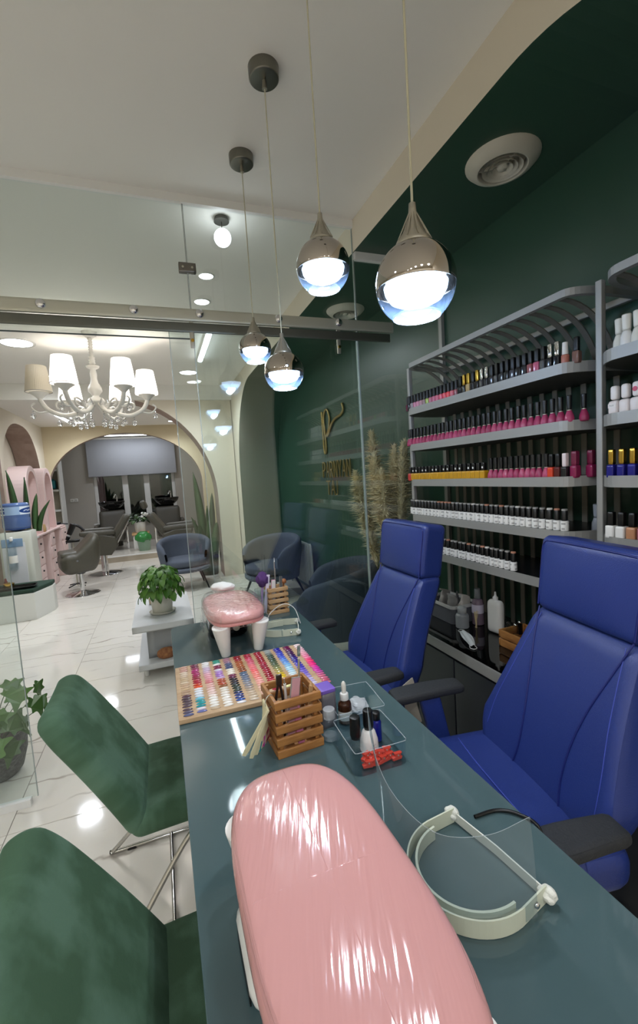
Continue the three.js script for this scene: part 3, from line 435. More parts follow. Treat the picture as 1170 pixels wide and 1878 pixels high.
// face shields
function faceShield(label, p, ry, W, L, sheetPts, lean) {
  const o = thing('face_shield', label, 'face shield', p, ry, 'clear visors with foam bands on the table'), band = phy(0xdfe2cc, 0.4, { transmission: 0.15, thickness: 0 }), foam = std(0xe4e3d8, 0.8), path = [], inner = [];
  for (let i = 0; i <= 32; i++) { const a = (90 + 180 * i / 32) * D2R; path.push([Math.cos(a) * W * 0.62, Math.sin(a) * L / 2]); inner.push([Math.cos(a) * W * 0.55 + 0.003, Math.sin(a) * (L / 2 - 0.014)]); }
  const ext = [[W * 0.38, L / 2 - 0.004], ...path, [W * 0.38, -L / 2 + 0.004]];
  const hb = mesh('headband', ribbon(ext, 0.001, 0.03, 0.0028), band, o);
  mesh('inner_foam', ribbon(inner, 0.002, 0.028, 0.004), band, hb);
  mesh('elastic_strap', ribbon([[W * 0.38, L / 2 - 0.004], [W * 0.4, 0], [W * 0.38, -L / 2 + 0.004]], 0.004, 0.022, 0.0025), foam, o);
  for (const s of [-1, 1]) { mesh('tied_knot', bend(new THREE.IcosahedronGeometry(0.011, 3), v => { v.multiplyScalar(0.7 + 0.6 * vnoise(v.x * 170, v.y * 170 + v.z * 90, 2)); v.z *= 1.3; }), foam, o, [W * 0.39, 0.018, s * L / 2]); mesh('snap_button', lathe([[0, 0.004], [0.004, 0.003], [0.005, 0]], 14).rotateX(s * Math.PI / 2), M.chrome, o, [W * 0.2, 0.017, s * (L / 2 + 0.001)]); }
  const ctrl = new THREE.CatmullRomCurve3(sheetPts.map(q => V(...q))), n = 44, m = 8, pos = [], idx = [];   // foot of the sheet in x, z with its height as y
  for (let i = 0; i <= n; i++) { const q = ctrl.getPoint(i / n); for (let j = 0; j <= m; j++) { const t = j / m; pos.push(q.x - lean * t * t * q.y, 0.004 + q.y * t, q.z); } }
  for (let i = 0; i < n; i++) for (let j = 0; j < m; j++) { const a = i * (m + 1) + j, c = a + m + 1; idx.push(a, c, a + 1, a + 1, c, c + 1); }
  const g = new THREE.BufferGeometry(); g.setAttribute('position', new THREE.Float32BufferAttribute(pos, 3)); g.setIndex(idx); g.computeVertexNormals();
  const sh = mesh('clear_visor', uvm(g), phy(0xe2eaec, 0.04, { transmission: 0.88, thickness: 0, ior: 1.6 }), o);
  const edge = []; for (let i = 0; i <= n; i++) { const q = ctrl.getPoint(i / n); edge.push([q.x - lean * q.y, 0.004 + q.y, q.z]); } mesh('visor_edge', tube(edge, 0.0004, 80, 5), phy(0xe9f0f2, 0.1, { transmission: 0.7, thickness: 0 }), sh);
  return o;
}
faceShield('clear face shield standing on its foam band beside the cling-film hand rest', [0.44, TY, -0.57], 0.16, 0.17, 0.2, [[0.03, 0.17, 0.105], [-0.045, 0.165, 0.088], [-0.098, 0.16, 0.04], [-0.112, 0.18, -0.04], [-0.1, 0.225, -0.1], [-0.075, 0.27, -0.14]], 0.08);
{
  const o = faceShield('face shield with knotted band lying beside the pale crate', [0.475, TY, -1.88], -0.25, 0.18, 0.15, [[0.0, 0.03, 0.078], [-0.075, 0.035, 0.055], [-0.115, 0.04, 0], [-0.075, 0.035, -0.055], [0.0, 0.03, -0.078]], 0.05);
  mesh('wire_bow', tube([[-0.08, 0.03, -0.02], [-0.05, 0.07, -0.06], [0.01, 0.1, -0.08], [0.06, 0.08, -0.07], [0.085, 0.01, -0.05]], 0.0018, 30, 6), M.whiteGloss, o);
}
tag(mesh('power_cable', tube([[0.53, TY + 0.004, -0.665], [0.58, TY + 0.004, -0.66], [0.61, TY + 0.005, -0.635], [0.628, TY - 0.004, -0.6], [0.632, 0.68, -0.59], [0.632, 0.56, -0.585]], 0.0035, 40, 8), M.black, scene), 'thin black cord running over the table edge beside the face shield', 'cable');

// ---------- green velvet chairs ----------
const velvet = phy(0x587862, 0.85, { sheen: 1, sheenRoughness: 0.4, sheenColor: new THREE.Color(0x5f9080), map: texture(512, (u, v) => { const n = fbm(u * 5, v * 7, 31, 5, 7, 5), m = fbm(u * 18, v * 5, 33, 18, 5, 3); return lerp3(rgb(0xb9c7b4), rgb(0xffffff), Math.max(0, Math.min(1, (n - 0.33) * 3 + (m - 0.5)))); }, true, 2), bumpMap: bumpNoise(64, 6, 8), bumpScale: 0.0004 });
function flatUV(a, b, g) { const P = g.attributes.position, U = g.attributes.uv, get = { x: i => P.getX(i), y: i => P.getY(i), z: i => P.getZ(i) }; for (let i = 0; i < P.count; i++) U.setXY(i, get[a](i), get[b](i)); return g; }
function velvetChair(p, label, ry) {
  const o = thing('velvet_chair', label, 'chair', p, ry, 'green velvet chairs at the manicure table'), tubeM = std(0xbdbcb8, 0.12, 1);
  mesh('seat', flatUV('x', 'z', bend(rbox(0.47, 0.078, 0.41, 0.038, 22), v => { v.y += 0.01 * Math.cos(v.z * 7) - 0.01 * Math.pow((v.x) / 0.2, 2) * 0.5 + 0.004 * (vnoise(v.x * 18, v.z * 26, 7) - 0.5) * (v.y > 0 ? 1 : 0); })), velvet, o, [0.03, 0.437, 0]);
  mesh('backrest', flatUV('z', 'y', bend(rbox(0.075, 0.46, 0.41, 0.037, 26), v => { const t = (v.y + 0.23) / 0.46; v.z *= 1 - 0.12 * t - 0.16 * Math.pow(Math.max(0, t - 0.72) / 0.28, 2.5); v.x += 0.012 * Math.cos(v.z * 6) - 0.03 * t * t; })), velvet, o, [-0.275, 0.618, 0], [0, 0, 0.47]);
  const fr = mesh('sled_frame', merge([-1, 1].map(s => tube([[0.02, 0.4, s * 0.16], [-0.08, 0.3, s * 0.18], [-0.31, 0.035, s * 0.275], [-0.335, 0.012, s * 0.285], [-0.3, 0.009, s * 0.285], [0.12, 0.009, s * 0.285], [0.16, 0.012, s * 0.28], [0.155, 0.04, s * 0.27], [0.07, 0.38, s * 0.17], [0.04, 0.4, s * 0.16]], 0.008, 90, 10))), tubeM, o);
  mesh('cross_bar', rod([-0.11, 0.012, -0.285], [-0.11, 0.012, 0.285], 0.007, 10), tubeM, fr);
  for (const s of [-1, 1]) for (const x of [-0.26, 0.08]) mesh('rubber_foot', rbox(0.035, 0.012, 0.018, 0.004, 4), M.black, o, [x, 0.006, s * 0.285]);
  return o;
}
velvetChair([0.035, 0, -1.535], 'green velvet chair with chrome sled base facing the swatch board', 0);
velvetChair([0.085, 0, -0.79], 'green velvet chair drawn up opposite the cling-film hand rest', 0);

// ---------- blue office chairs ----------
const blue = phy(0x26387c, 0.36, { bumpMap: bumpNoise(96, 12, 6), bumpScale: 0.0005 }), bluePipe = std(0x18246c, 0.4), stitch = std(0x3c4ca8, 0.5);
function officeChair(p, ry, label) {
  const o = thing('office_chair', label, 'chair', p, ry, 'blue leather office chairs');   // faces -x
  const seatY = 0.535;
  mesh('seat', bend(rbox(0.5, 0.12, 0.54, 0.05, 16), v => { v.y += 0.022 * Math.pow(Math.abs(v.z) / 0.25, 2) - (v.x < -0.12 ? 0.7 * Math.pow(v.x + 0.12, 2) : 0); v.z *= 1 - 0.1 * Math.max(0, -v.x) / 0.26; }), blue, o, [-0.11, seatY - 0.06, 0]);
  for (const x of [-0.17, -0.04]) mesh('seat_seam', tube([[x, seatY + 0.016, -0.225], [x, seatY + 0.0045, -0.1], [x, seatY + 0.0045, 0.1], [x, seatY + 0.016, 0.225]], 0.0022, 24, 6), stitch, o);
  const wz = t => t < 0.3 ? 0.2 + 0.058 * Math.sin(t / 0.3 * Math.PI / 2) : 0.258 - 0.073 * Math.pow((t - 0.3) / 0.7, 0.85);
  const H = 0.5, face = (t, z) => [0.045 + 0.17 * t + 0.02 * (1 - Math.sin(t * Math.PI)) - 0.05 * Math.pow(Math.abs(z) / 0.27, 2) * (1 - 0.8 * t), seatY - 0.05 + t * H, z];
  const back = mesh('backrest', bend(rbox(0.115, H, 2, 0.045, 22), v => { const t = (v.y + H / 2) / H, zz = v.z, f = face(t, zz * wz(t)); v.z = zz * wz(t); v.y = f[1]; v.x = f[0] + 0.0575 + v.x; }), blue, o);
  for (const s of [-1, 1]) mesh('back_seam', tube([1, 0.82, 0.62, 0.42, 0.22, 0.06].map((t, i) => { const f = face(t, s * [0.168, 0.142, 0.112, 0.092, 0.086, 0.1][i]); return [f[0] - 0.001, f[1], f[2]]; }), 0.0028, 40, 6), bluePipe, back);
  for (const s of [-1, 1]) mesh('edge_stitch', tube([0.97, 0.8, 0.6, 0.4, 0.22].map(t => { const f = face(t, s * (wz(t) - 0.036)); return [f[0], f[1], f[2]]; }), 0.0014, 40, 6), stitch, back);
  const hb = mesh('headrest', bend(rbox(0.112, 0.235, 0.385, 0.024, 16), v => { const t = (v.y + 0.117) / 0.235; v.z *= 0.955 + 0.045 * t; if (v.x < 0) v.x -= 0.012 * Math.cos(v.z * 7.5) * Math.sin(Math.max(0, Math.min(1, t)) * Math.PI); }), blue, o, [0.297, seatY + 0.553, 0], [0, 0, -0.13]);
  mesh('piping', tube([[-0.105, -0.172], [0.0, -0.174], [0.075, -0.176], [0.096, -0.166], [0.102, -0.145], [0.104, 0], [0.102, 0.145], [0.096, 0.166], [0.075, 0.176], [0.0, 0.174], [-0.105, 0.172]].map(([y, z]) => [-0.0545 - 0.003 * Math.cos(z * 7), y, z]), 0.003, 90, 6), bluePipe, hb);
  for (const s of [-1, 1]) {
    const a = mesh('armrest', bend(rbox(0.26, 0.034, 0.085, 0.016, 10), v => { v.y += -0.12 * v.x * v.x * 2 + 0.03 * v.x; v.z *= 1 - 0.2 * Math.max(0, v.x) / 0.13; }), M.blackRubber, o, [-0.1, 0.677, s * 0.325]);
    mesh('arm_support', bend(rbox(0.075, 0.28, 0.03, 0.012, 8), v => { v.x += 0.35 * -v.y * 0.6; v.z -= s * 0.25 * Math.max(0, -v.y) * 0.5; }), blue, a, [0.03, -0.145, -s * 0.012]);
  }
  mesh('gas_lift', merge([cyl(0.028, 0.028, 0.2, 20, 0, 0.33, 0), cyl(0.04, 0.045, 0.16, 20, 0, 0.17, 0)]), M.black, o);
  const st = mesh('star_base', merge(Array.from({ length: 5 }, (_, k) => bend(rbox(0.3, 0.03, 0.05, 0.012, 5), v => { v.y += -0.1 * (v.x + 0.15) + 0.02; v.z *= 1 - 0.8 * (v.x + 0.15); v.x += 0.17; }).rotateY(k * 2 * Math.PI / 5))), M.steel, o, [0, 0.08, 0]);
  for (let k = 0; k < 5; k++) { const a = k * 2 * Math.PI / 5; mesh('caster', cyl(0.027, 0.027, 0.03, 18).rotateX(Math.PI / 2).rotateY(a), M.black, o, [0.305 * Math.cos(a), 0.028, -0.305 * Math.sin(a)]); }
  return o;
}
officeChair([0.775, 0, -1.735], 0, 'blue leather high-back office chair nearer the glass partition and pampas grass');
officeChair([0.86, 0, -0.915], -0.16, 'blue leather high-back office chair behind the near face shield');
{
  const o = thing('folded_paper', 'beige folded paper sheet hanging at the side of the chair by the glass', 'paper', [0.86, 0.44, -1.44], 0.3);
  mesh('sheet', bend(rbox(0.07, 0.17, 0.006, 0.002, 8), v => { v.z += 0.012 * Math.sin(v.y * 22); v.x += 0.15 * v.y; }), std(0xb5ac9c, 0.85), o, [0, 0.085, 0], [-0.25, 0, 0.2]); mesh('fold', rbox(0.06, 0.07, 0.005, 0.002, 4), std(0xa89f8f, 0.85), o, [0.01, 0.03, 0.008], [-0.25, 0, 0.1]);
}
// ---------- bottle racks on the green wall ----------
const trayY = [1.745, 1.545, 1.348, 1.15, 0.955], FX = 1.36, BX = 1.68, CT = 0.62;
function dPlan(x0, x1, za, zb, r, k = 0.55, n = 10) {                 // straight front at x0, rounded front corners
  const p = [[x1, zb]];
  for (let i = 0; i <= n; i++) { const t = i / n * Math.PI / 2; p.push([x0 + r * (1 - Math.sin(t)), zb - r * k * (1 - Math.cos(t))]); }
  for (let i = n; i >= 0; i--) { const t = i / n * Math.PI / 2; p.push([x0 + r * (1 - Math.sin(t)), za + r * 0.55 * (1 - Math.cos(t))]); }
  p.push([x1, za]); return p;
}
function rack(p, label) {                                   // local z: 0 at the far end, increasing towards the near end
  const o = thing('bottle_rack', label, 'rack', p, 0, 'grey metal bottle racks'), L = 1.155, plan = dPlan(FX, BX, 0, L, 0.24, 0.32);
  for (const y of trayY) {
    const inset = plan.map(([x, z]) => [x + 0.004, 0.5 * L + (z - 0.5 * L) * 0.994]);
    const d = mesh('tray', slab(inset, y + 0.004, y + 0.03), std(0x15161a, 0.25), o); mesh('rim', ribbon(plan, y, y + 0.037, 0.005), M.rackGrey, d); mesh('underside', slab(inset, y + 0.001, y + 0.004), M.rackDark, d);
  }
  const ps = rbox(0.022, 1.4, 0.022, 0.002, 4);
  mesh('post', ps, M.rackGrey, o, [FX + 0.056, CT + 0.7, 0.035]);
  const top = dPlan(FX + 0.016, BX, 0.045, L - 0.01, 0.16, 0.35);
  mesh('top_frame', ribbon(top, 2.003, 2.028, 0.022), M.rackGrey, o); mesh('back_rail', rbox(0.02, 0.024, L - 0.05, 0.002, 4), M.rackGrey, o, [BX - 0.01, 2.016, L / 2 + 0.02]);
  const path = []; for (let i = 0; i <= 12; i++) { const t = i / 12 * Math.PI / 2; path.push([FX + 0.03 + 0.27 * Math.sin(t), 1.72 + 0.285 * Math.cos(t)]); } path.push([FX + 0.3, CT + 0.001]);
  const sl = (() => { const w = 0.024, t = 0.005, pos = [], idx = [], n = path.length; path.forEach(([x, y], i) => { const a = path[Math.max(0, i - 1)], b = path[Math.min(n - 1, i + 1)], l = Math.hypot(b[0] - a[0], b[1] - a[1]), nx = -(b[1] - a[1]) / l * t / 2, ny = (b[0] - a[0]) / l * t / 2; pos.push(x + nx, y + ny, -w / 2, x + nx, y + ny, w / 2, x - nx, y - ny, w / 2, x - nx, y - ny, -w / 2); }); for (let i = 0; i < n - 1; i++) for (let k = 0; k < 4; k++) { const l = (k + 1) % 4, a = 4 * i, b = a + 4; idx.push(a + k, b + k, b + l, a + k, b + l, a + l); } let g = new THREE.BufferGeometry(); g.setAttribute('position', new THREE.Float32BufferAttribute(pos, 3)); g.setIndex(idx); g = g.toNonIndexed(); g.computeVertexNormals(); return uvm(g); })();
  for (let i = 0; i < 15; i++) mesh('slat', sl, std(0x7c776c, 0.5, 0.3), o, [0, 0, 0.115 + i * 0.0685]);
  return o;
}
rack([0, 0, -2.252], 'grey metal bottle rack with curved slats, beside the pampas grass and glass pane');
rack([0, 0, -1.094], 'grey metal bottle rack of white and gold bottles behind the blue office chair');
// bottles: one builder per kind, then copies
const mats = new Map(), pol = (c, r = 0.14) => { const k = c + '/' + r; if (!mats.has(k)) mats.set(k, phy(c, r)); return mats.get(k); };
const G = {
  gelBody: lathe([[0, 0], [0.0125, 0], [0.0138, 0.002], [0.0138, 0.033], [0.012, 0.036], [0, 0.036]], 12), gelCap: lathe([[0, 0.036], [0.0098, 0.036], [0.0105, 0.038], [0.0092, 0.078], [0.008, 0.079], [0, 0.079]], 12),
  sqBody: rbox(0.026, 0.042, 0.024, 0.004, 4).translate(0, 0.021, 0), sqCap: rbox(0.017, 0.048, 0.017, 0.003, 4).translate(0, 0.066, 0),
  bellBody: lathe([[0, 0], [0.0135, 0], [0.0158, 0.004], [0.0165, 0.012], [0.0145, 0.024], [0.0095, 0.037], [0.0075, 0.042], [0, 0.042]], 16), bellCap: lathe([[0, 0.04], [0.0072, 0.04], [0.0082, 0.05], [0.0095, 0.092], [0.008, 0.094], [0, 0.094]], 12), bellNeck: cyl(0.0078, 0.0078, 0.004, 12, 0, 0.042, 0),
  boxBody: rbox(0.03, 0.04, 0.026, 0.002, 4).translate(0, 0.02, 0), boxCap: rbox(0.018, 0.036, 0.018, 0.002, 4).translate(0, 0.058, 0), dot: cyl(0.005, 0.005, 0.001, 12).rotateZ(Math.PI / 2),
  whBody: lathe([[0.0125, 0.006], [0.014, 0.007], [0.014, 0.04], [0.012, 0.043], [0, 0.043]], 14), whBase: lathe([[0, 0], [0.0135, 0], [0.0138, 0.007], [0, 0.0072]], 14), whCap: lathe([[0, 0.043], [0.0098, 0.043], [0.0105, 0.046], [0.0102, 0.082], [0, 0.082]], 14), whTop: lathe([[0.0104, 0.08], [0.0108, 0.0815], [0.0095, 0.0865], [0, 0.087]], 14),
  tallBody: lathe([[0, 0], [0.0165, 0], [0.0185, 0.003], [0.0175, 0.03], [0.0125, 0.045], [0.0105, 0.05], [0, 0.05]], 18), tallCap: lathe([[0, 0.05], [0.0105, 0.05], [0.012, 0.056], [0.0135, 0.095], [0.012, 0.098], [0, 0.098]], 16),
};
const proto = new Map();
function bottle(kind, key, label, group, parts, p, ry = 0) {
  if (!proto.has(key)) { const o = thing(kind, label, 'bottle', p, ry, group); for (const [n, g, m, pos] of parts()) mesh(n, g, m, o, pos || [0, 0, 0]); proto.set(key, o); return o; }
  return copy(proto.get(key), p, ry, label, group);
}
const Z0 = -2.2, FXB = FX + 0.021, top = i => trayY[i] + 0.0302;
const rowX = z => { const d = z > -1.172 ? (z + 1.172) / 0.09 : z < -2.175 ? (-2.175 - z) / 0.09 : 0; return FXB + 0.22 * (1 - Math.sqrt(1 - Math.min(0.8, d * d))); };
{ // top shelf of the first rack: gel polishes
  const row = ['p6b1f44', 'k141416', 'p9a8f92', 'pc77a94', 'pd08aa0', 'pb98c92', 'p9a7c7c', 'g9ab04a', 'pb9687c', 'pc87088', 'pcf6a80', 'pd8546c', 'pdc4a58', 'pe0424a', 'pc85a6a', 'p8c4a52', 'k1a1a1c', 'y2a2624', 'yb59a6a', 'k242226', 'y1e1c1c', 's3a3a3c', 's2a2a2c', 'k2c2c2e', 'k3a3a3e', 'k262628', 'k1e1e20', 'k3c3c44', 'k202022', 'k2a2a2e', 'p8c4a50', 'pc0607a', 'k404044', 's141416', 's1a1a1c', 'wb06a58', 'k7a5a50'];
  row.forEach((r, i) => { const z = Z0 + 0.0 + i * 0.0296, c = parseInt(r.slice(1), 16), t = r[0], sq = i > 15 && t !== 'w', cap = t === 'y' ? M.gold : t === 's' ? M.chrome : t === 'w' ? pol(0xe0dcd4, 0.4) : M.black;
    const cw = ['plum', '', 'mauve', 'soft pink', 'rose', 'dusty pink', 'taupe rose', '', 'tan', 'warm pink', 'pink', 'coral pink', 'coral', 'red', 'brick pink', 'maroon', '', '', '', '', '', '', '', '', '', '', '', '', '', '', 'wine', 'orchid pink'][i]; const say = t === 'y' ? 'dark polish bottle with gold cap' : t === 's' ? 'black polish bottle with silver cap' : t === 'w' ? 'terracotta polish bottle with white cap' : t === 'g' ? 'lime green polish bottle with black cap' : t === 'k' ? 'smoky dark polish bottle with black cap' : cw + ' polish bottle with black cap';
    bottle('gel_polish_bottle', 'gel' + r.slice(0, 7) + sq, say + ' on the highest shelf of the first rack', 'gel polishes on the highest rack shelf', () => [['body', sq ? G.sqBody : G.gelBody, pol(c)], ['cap', sq ? G.sqCap : G.gelCap, cap]], [rowX(z), top(0), z], rnd(-0.2, 0.2)); });
}
{ // second shelf and right half of third: bell-shaped pink polishes
  const bell = (z, y, lab, grp) => { const c = [0xa83a64, 0x9c2f58, 0xb04068][Math.floor(rnd(3))]; bottle('bell_polish_bottle', 'bell' + c, lab, grp, () => [['body', G.bellBody, pol(c, 0.1)], ['cap', G.bellCap, M.black], ['neck', G.bellNeck, M.steel]], [rowX(z), y, z], rnd(6)); };
  for (let i = 0; i < 34; i++) bell(Z0 + 0.003 + i * 0.0326 + rnd(-0.002, 0.002), top(1), 'bell-shaped raspberry pink polish bottle with slim black cap on the second shelf', 'pink bell bottles on the second shelf');
  for (let i = 0; i < 11; i++) bell(-1.54 + i * 0.0288 + rnd(-0.002, 0.002), top(2), 'bell-shaped raspberry pink polish bottle beside the yellow boxes on the third shelf', 'pink bell bottles on the third shelf');
  for (let i = 0; i < 20; i++) { const z = -2.185 + i * 0.0315, red = i === 0; bottle('boxed_polish_bottle', 'box' + red + (i % 3), red ? 'red polish bottle with black cap at the end of the yellow row' : 'yellow rectangular polish bottle with black cap on the third shelf', 'yellow polish bottles on the third shelf', () => [['body', rbox(0.03, 0.042, 0.0305, 0.0025, 4).translate(0, 0.02, 0), pol(red ? 0xc03a34 : 0xc9961c, 0.3)], ['cap', G.boxCap, M.black], ...(i % 3 ? [['dot_label', G.dot, M.white, [-0.0093, 0.055, 0]]] : [])], [FXB, top(2), z]); }
  [[0xd8442a, M.black, 'orange red polish bottle with black cap'], [0x5a1c1e, M.black, 'dark red glitter polish bottle with black cap'], [0x1c1c1e, pol(0xe8d8d8, 0.3), 'black polish bottle with pale pink cap'], [0x8e2450, pol(0x74203f, 0.3), 'plum polish bottle with matching plum cap'], [0x8c2250, pol(0x74203f, 0.3), 'plum polish bottle with matching plum cap']].forEach(([c, cap, s], i) => { const z = -1.226 + i * 0.0285; bottle('square_polish_bottle', 'sq3' + i, s + ' at the near end of the third shelf', 'mixed polishes at the end of the third shelf', () => [['body', i > 2 ? rbox(0.029, 0.045, 0.027, 0.006, 4).translate(0, 0.0225, 0) : G.sqBody, pol(c, 0.2)], ['cap', i > 2 ? rbox(0.021, 0.05, 0.021, 0.004, 4).translate(0, 0.07, 0) : G.sqCap, cap]], [rowX(z), top(2), z]); });
}
{ // white gel bottles on shelves four and five
  const cv = document.createElement('canvas'); cv.width = 256; cv.height = 64; const c = cv.getContext('2d'); c.fillStyle = '#ecebe8'; c.fillRect(0, 0, 256, 64);
  for (const x of [20, 105, 190]) { c.strokeStyle = '#77757a'; c.lineWidth = 3; c.font = '22px sans-serif'; c.fillStyle = '#6b696c'; c.fillText('D', x, 26); c.fillStyle = '#aaa8a6'; c.fillRect(x + 18, 18, 34, 3); c.fillRect(x, 34, 48, 3); c.fillRect(x + 6, 43, 34, 3); }
  const t = new THREE.CanvasTexture(cv); t.colorSpace = THREE.SRGBColorSpace; const wm = std(0xffffff, 0.3, 0, { map: t }), caps = [std(0x9a9894, 0.4, 0.3), std(0xb07a62, 0.5), std(0xc9c6c0, 0.4)];
  const wh = (z, y, lab, grp) => { const k = rnd() < 0.75 ? 0 : rnd() < 0.5 ? 1 : 2; bottle('white_gel_bottle', 'wh' + k, ['grey-topped ', 'copper-topped ', 'silver-topped '][k] + lab, grp, () => [['body', G.whBody, wm], ['glass_foot', G.whBase, M.acrylic], ['cap', G.whCap, M.black], ['cap_top', G.whTop, caps[k]]], [rowX(z), y, z], rnd(6)); };
  for (let i = 0; i < 35; i++) wh(Z0 + i * 0.0298 + rnd(-0.001, 0.001) + (i > 30 ? 0.003 * (i - 30) : 0), top(3), 'white gel bottle with black cap in the long row on the fourth shelf', 'white gel bottles on the fourth shelf');
  for (let i = 0; i < 19; i++) wh(-1.985 + i * 0.0305 + (i > 8 ? 0.008 : 0) + rnd(-0.003, 0.003), top(4), 'white gel bottle with black cap on the lowest shelf', 'white gel bottles on the lowest shelf');
  const gz = -1.205; bottle('grey_bottle', 'grey', 'grey tapered bottle with grey cap at the end of the fourth shelf', undefined, () => [['body', G.tallBody, pol(0x7d828a, 0.3)], ['cap', G.tallCap, pol(0x868c94, 0.3)]], [FXB + 0.1, top(3), -1.125]);
  // second rack
  const z2 = i => -0.985 + i * 0.034, plus = document.createElement('canvas'); plus.width = 128; plus.height = 64; const q = plus.getContext('2d'); q.fillStyle = '#e6e0dc'; q.fillRect(0, 0, 128, 64); q.fillStyle = '#4a4646'; q.font = '30px sans-serif'; q.fillText('PLUS', 22, 40); const pt = new THREE.CanvasTexture(plus); pt.colorSpace = THREE.SRGBColorSpace;
  for (let i = 0; i < 8; i++) {
    const z = z2(i);
    bottle('tall_white_bottle', 'tw' + (i % 2), i % 2 ? 'white tapered polish bottle with white cap on the upper shelf of the second rack' : 'ivory tapered polish bottle with white cap on the upper shelf of the second rack', 'white bottles on the upper shelf of the second rack', () => [['body', G.tallBody, pol(i % 2 ? 0xe4e0da : 0xdcd8cc, 0.2)], ['cap', G.tallCap, pol(0xe2ddd0, 0.35)]], [FXB + (i ? 0.0 : 0.02), top(0), z + (i ? 0.002 : 0)]);
    const dc = [0, 0xd2e, 0xd05a72, 0x6cb89c][i % 4] || 0;
    bottle('rounded_white_bottle', 'rw' + (i % 4), ['white rounded bottle printed PLUS', 'white rounded bottle with plain white cap', 'white rounded bottle with a pink dot on its cap', 'white rounded bottle with a green dot on its cap'][i % 4] + ' on the second rack', 'white rounded bottles on the second rack', () => [['body', rbox(0.032, 0.046, 0.032, 0.009, 6).translate(0, 0.023, 0), pol(0xe6dcd8, 0.3)], ['cap', rbox(0.023, 0.044, 0.023, 0.008, 6).translate(0, 0.07, 0), pol(0xe9e2de, 0.35)], ...(i % 4 > 1 ? [['colour_dot', cyl(0.0075, 0.0075, 0.001, 16).rotateZ(Math.PI / 2), pol(i % 4 === 2 ? 0xd05a72 : 0x6cb89c, 0.5), [-0.0118, 0.07, 0]]] : []), ...(i % 4 === 0 ? [['printed_label', new THREE.PlaneGeometry(0.026, 0.013).rotateY(-Math.PI / 2), std(0xffffff, 0.5, 0, { map: pt }), [-0.0162, 0.03, 0]]] : [])], [FXB, top(1), z]);
    bottle('gold_cap_bottle', 'gc' + (i < 3), i < 3 ? 'royal blue polish bottle with gold cap on the second rack' : 'gold polish bottle with gold cap on the second rack', 'gold-capped bottles on the second rack', () => [['body', G.sqBody, i < 3 ? pol(0x1c1c7e, 0.2) : std(0xc2a860, 0.3, 0.6)], ['cap', G.sqCap, M.gold]], [FXB, top(2), z - 0.012]);
    const hc = [0xf0eeea, 0xf0eeea, 0xc08a66, 0xb06a74, 0xb08a5c, 0xe06a7c, 0xe8754c, 0xd85a6a][i];
    bottle('square_cap_bottle', 'sc' + hc, ['white', 'white', 'tan', 'dusty pink', 'brown beige', 'pink', 'orange', 'coral'][i] + ' square polish bottle with black cap on the second rack', 'square polish bottles on the second rack', () => [['body', rbox(0.029, 0.042, 0.027, 0.003, 4).translate(0, 0.021, 0), pol(hc, 0.2)], ['cap', rbox(0.019, 0.045, 0.019, 0.003, 4).translate(0, 0.064, 0), M.black]], [FXB, top(3), z - 0.014]);
  }
}
// ---------- low cabinets under the racks ----------
{
  const cb = std(0x24262d, 0.32);
  [[-2.25, -1.62], [-1.615, -0.985], [-0.98, -0.36]].forEach(([a, b], i) => {
    const w = b - a, o = thing('base_cabinet', ['dark base cabinet behind the blue chair by the glass', 'dark base cabinet with keyed doors between the two blue chairs', 'dark base cabinet behind the blue chair by the near face shield'][i], 'cabinet', [1.46, 0, (a + b) / 2], 0, 'dark base cabinets under the bottle racks');
    mesh('body', bx(0.48, 0.5, w - 0.002, 0, 0.31, 0), cb, o); mesh('plinth', bx(0.44, 0.06, w - 0.002, 0.01, 0.03, 0), M.black, o);
    for (const s of [-1, 1]) { const d = mesh('door', rbox(0.018, 0.5, w / 2 - 0.006, 0.003, 4), cb, o, [-0.25, 0.31, s * w / 4]); const k = mesh('lock', lathe([[0, 0.01], [0.007, 0.009], [0.008, 0]], 16).rotateZ(Math.PI / 2), M.chrome, d, [-0.009, 0.17, -s * (w / 4 - 0.035)]); }
  });
  const c = thing('counter_top', 'black glass counter top with grey metal front edge under the racks', 'counter', [1.455, 0.572, -1.3]);
  mesh('glass_slab', rbox(0.5, 0.014, 1.89, 0.002, 4), phy(0x050506, 0.04), c, [0.0, 0.041, 0]); mesh('front_edge', rbox(0.012, 0.046, 1.89, 0.002, 4), M.rackGrey, c, [-0.252, 0.024, 0]); mesh('core', bx(0.48, 0.03, 1.88, 0.005, 0.017, 0), M.black, c);
}
const CY = 0.621;
